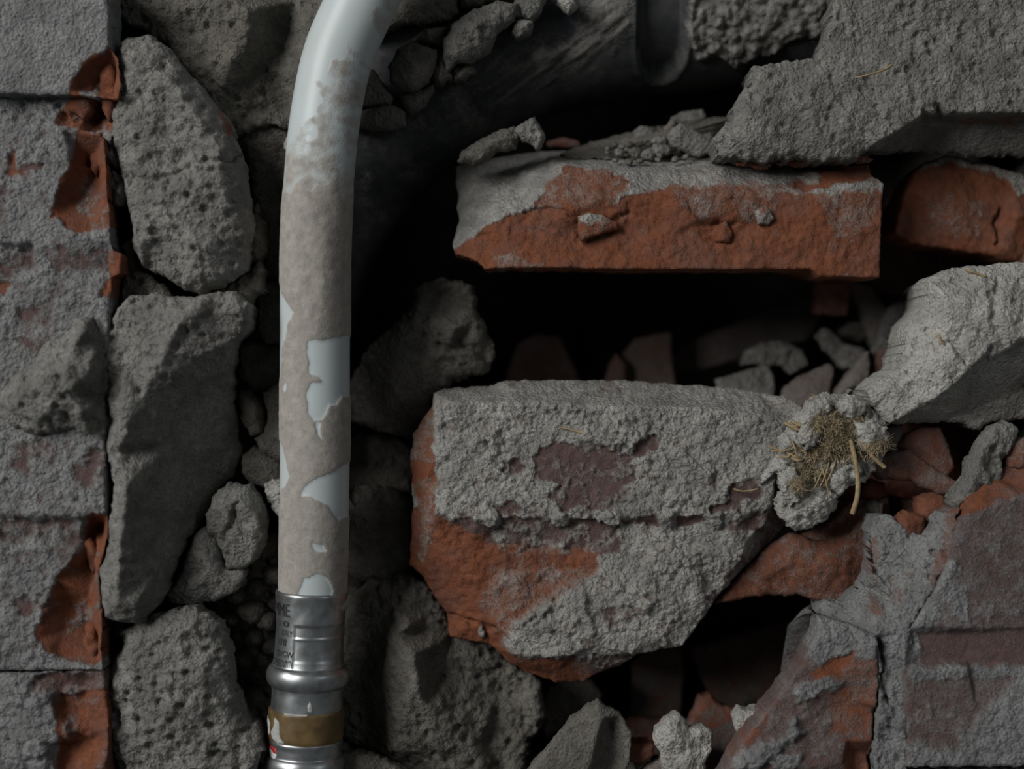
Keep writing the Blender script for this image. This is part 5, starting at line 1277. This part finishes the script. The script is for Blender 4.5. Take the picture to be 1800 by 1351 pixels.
def fibre(name, pts, parent, n=700, L=26, seed=1, r=0.9, flat=0.5, mat=M_FIBRE):
    """A felt of fine fibres around given spots: one part, uncountable."""
    rr = np.random.RandomState(seed)
    Vs, Fs = [], []
    c = 0
    for k in range(n):
        x, y, d, rad = pts[rr.randint(len(pts))]
        p0 = np.array([x + rr.randn() * rad * 0.5, y + rr.randn() * rad * 0.5, d + rr.rand() * 8])
        a = rr.rand() * 2 * np.pi
        dv = np.array([np.cos(a), np.sin(a), rr.randn() * flat])
        cv = np.array([rr.randn(), rr.randn(), rr.randn() * 0.6]) * 0.5
        ln = L * (0.4 + 0.8 * rr.rand())
        seg = np.array([p0 + dv * ln * t + cv * ln * t * t for t in (0, 0.35, 0.7, 1.0)])
        w = r * (0.5 + rr.rand())
        o1 = np.array([-dv[1], dv[0], 0.0]) * w
        o2 = np.array([0, 0, 1.0]) * w
        ring = np.array([o1, o2 * 0.9 - o1 * 0.5, -o2 * 0.9 - o1 * 0.5])
        for i in range(4):
            Vs.append(seg[i] + ring * (1.0 if i < 3 else 0.3))
        for i in range(3):
            for j in range(3):
                q = c + i * 3
                Fs.append((q + j, q + (j + 1) % 3, q + 3 + (j + 1) % 3, q + 3 + j))
        c += 12
    V = np.concatenate(Vs)
    o = make_obj(name, W(V[:, 0], V[:, 1], V[:, 2]), [np.array(Fs)], mat, parent)
    return o


p = fibre('fibre_felt', [(1440, 730, 52, 16), (1450, 760, 54, 22), (1436, 785, 40, 16), (1420, 800, 30, 18), (1400, 830, 34, 14), (1440, 830, 28, 20), (1470, 770, 48, 20), (1490, 745, 46, 18), (1450, 800, 34, 26), (1520, 765, 52, 14), (1540, 775, 46, 10), (1410, 780, 30, 14), (1424, 740, 66, 12), (1450, 745, 60, 14), (1520, 780, 60, 14), (1490, 790, 44, 16), (1390, 850, 60, 10)], clump, n=5200, seed=4, r=0.55, L=10, flat=0.3)
p['kind'] = 'stuff'
p['label'] = 'brownish felt of straw fibres'


def straw(pts, r0, r1, parent, label=None):
    P = spline(pts, 22)
    rad = np.linspace(r0, r1, 22)
    o = tube('straw', P, rad, 7, M_STRAW, parent)
    if label:
        o['label'] = label
    return o


straw([(1482, 770, 52), (1488, 800, 60), (1493, 840, 62), (1492, 870, 60), (1484, 898, 58)], 4.2, 4.5, clump, 'thick straw hanging down')
straw([(1500, 772, 58), (1520, 800, 62), (1540, 818, 60)], 4, 3.8, clump)
straw([(1420, 692, 34), (1435, 705, 44), (1450, 720, 56), (1458, 745, 60), (1450, 768, 58)], 1.2, 1.0, clump)
straw([(1411, 716, 40), (1430, 717, 46), (1446, 712, 50)], 0.9, 0.9, clump)
for i, (x, y) in enumerate([(1376, 748), (1382, 752), (1388, 745), (1380, 800), (1384, 806)]):
    straw([(x - 4, y - 6, 34 + i), (x + 8, y, 42 + i), (x + 18, y + 3 * (i % 2), 40)], 3.4, 3.0, clump)
for i, (a, b) in enumerate([((1345, 782), (1378, 790)), ((1350, 790), (1380, 786)), ((1362, 800), (1384, 795)), ((1386, 772), (1392, 800)), ((1440, 820), (1410, 870)), ((1452, 800), (1430, 856)), ((1436, 812), (1448, 870)), ((1466, 790), (1440, 850))]):
    straw([(a[0], a[1], 34), ((a[0] + b[0]) / 2, (a[1] + b[1]) / 2 + 3, 46), (b[0], b[1], 44)], 1.6, 1.2, clump)
straw([(984, 750, 10), (1005, 755, 13), (1022, 759, 14), (1034, 756, 12)], 1.2, 3.2, cbrick, 'bit of straw stuck in the mortar crust')
straw([(1288, 858, 10), (1305, 862, 14), (1330, 858, 12)], 1.6, 1.4, cbrick)
straw([(1678, 478, 54), (1695, 484, 60), (1712, 490, 60)], 1.6, 2.4, bar, 'bit of straw in the mortar')
straw([(1630, 590, 64), (1634, 600, 68), (1640, 608, 66)], 2.6, 2.0, bar)
straw([(1492, 146, 44), (1515, 142, 50), (1540, 134, 50), (1556, 124, 46)], 1.2, 2.6, bpy.data.objects['mortar_mass.001'], 'thin straw splinter stuck to the mortar')
lump('mortar_crumb', 'mortar', 'small pale mortar nub peeking out left of the pipe bend', [(498, 252), (505, 240), (520, 236), (530, 250), (522, 266), (508, 270), (500, 262)], [(510, 254, 8)], 10, 24, rough='mortar', mat=M_PALE, edge=(6, 7), warp=(2, 10))
print('TRIANGLES', TRIS[0])
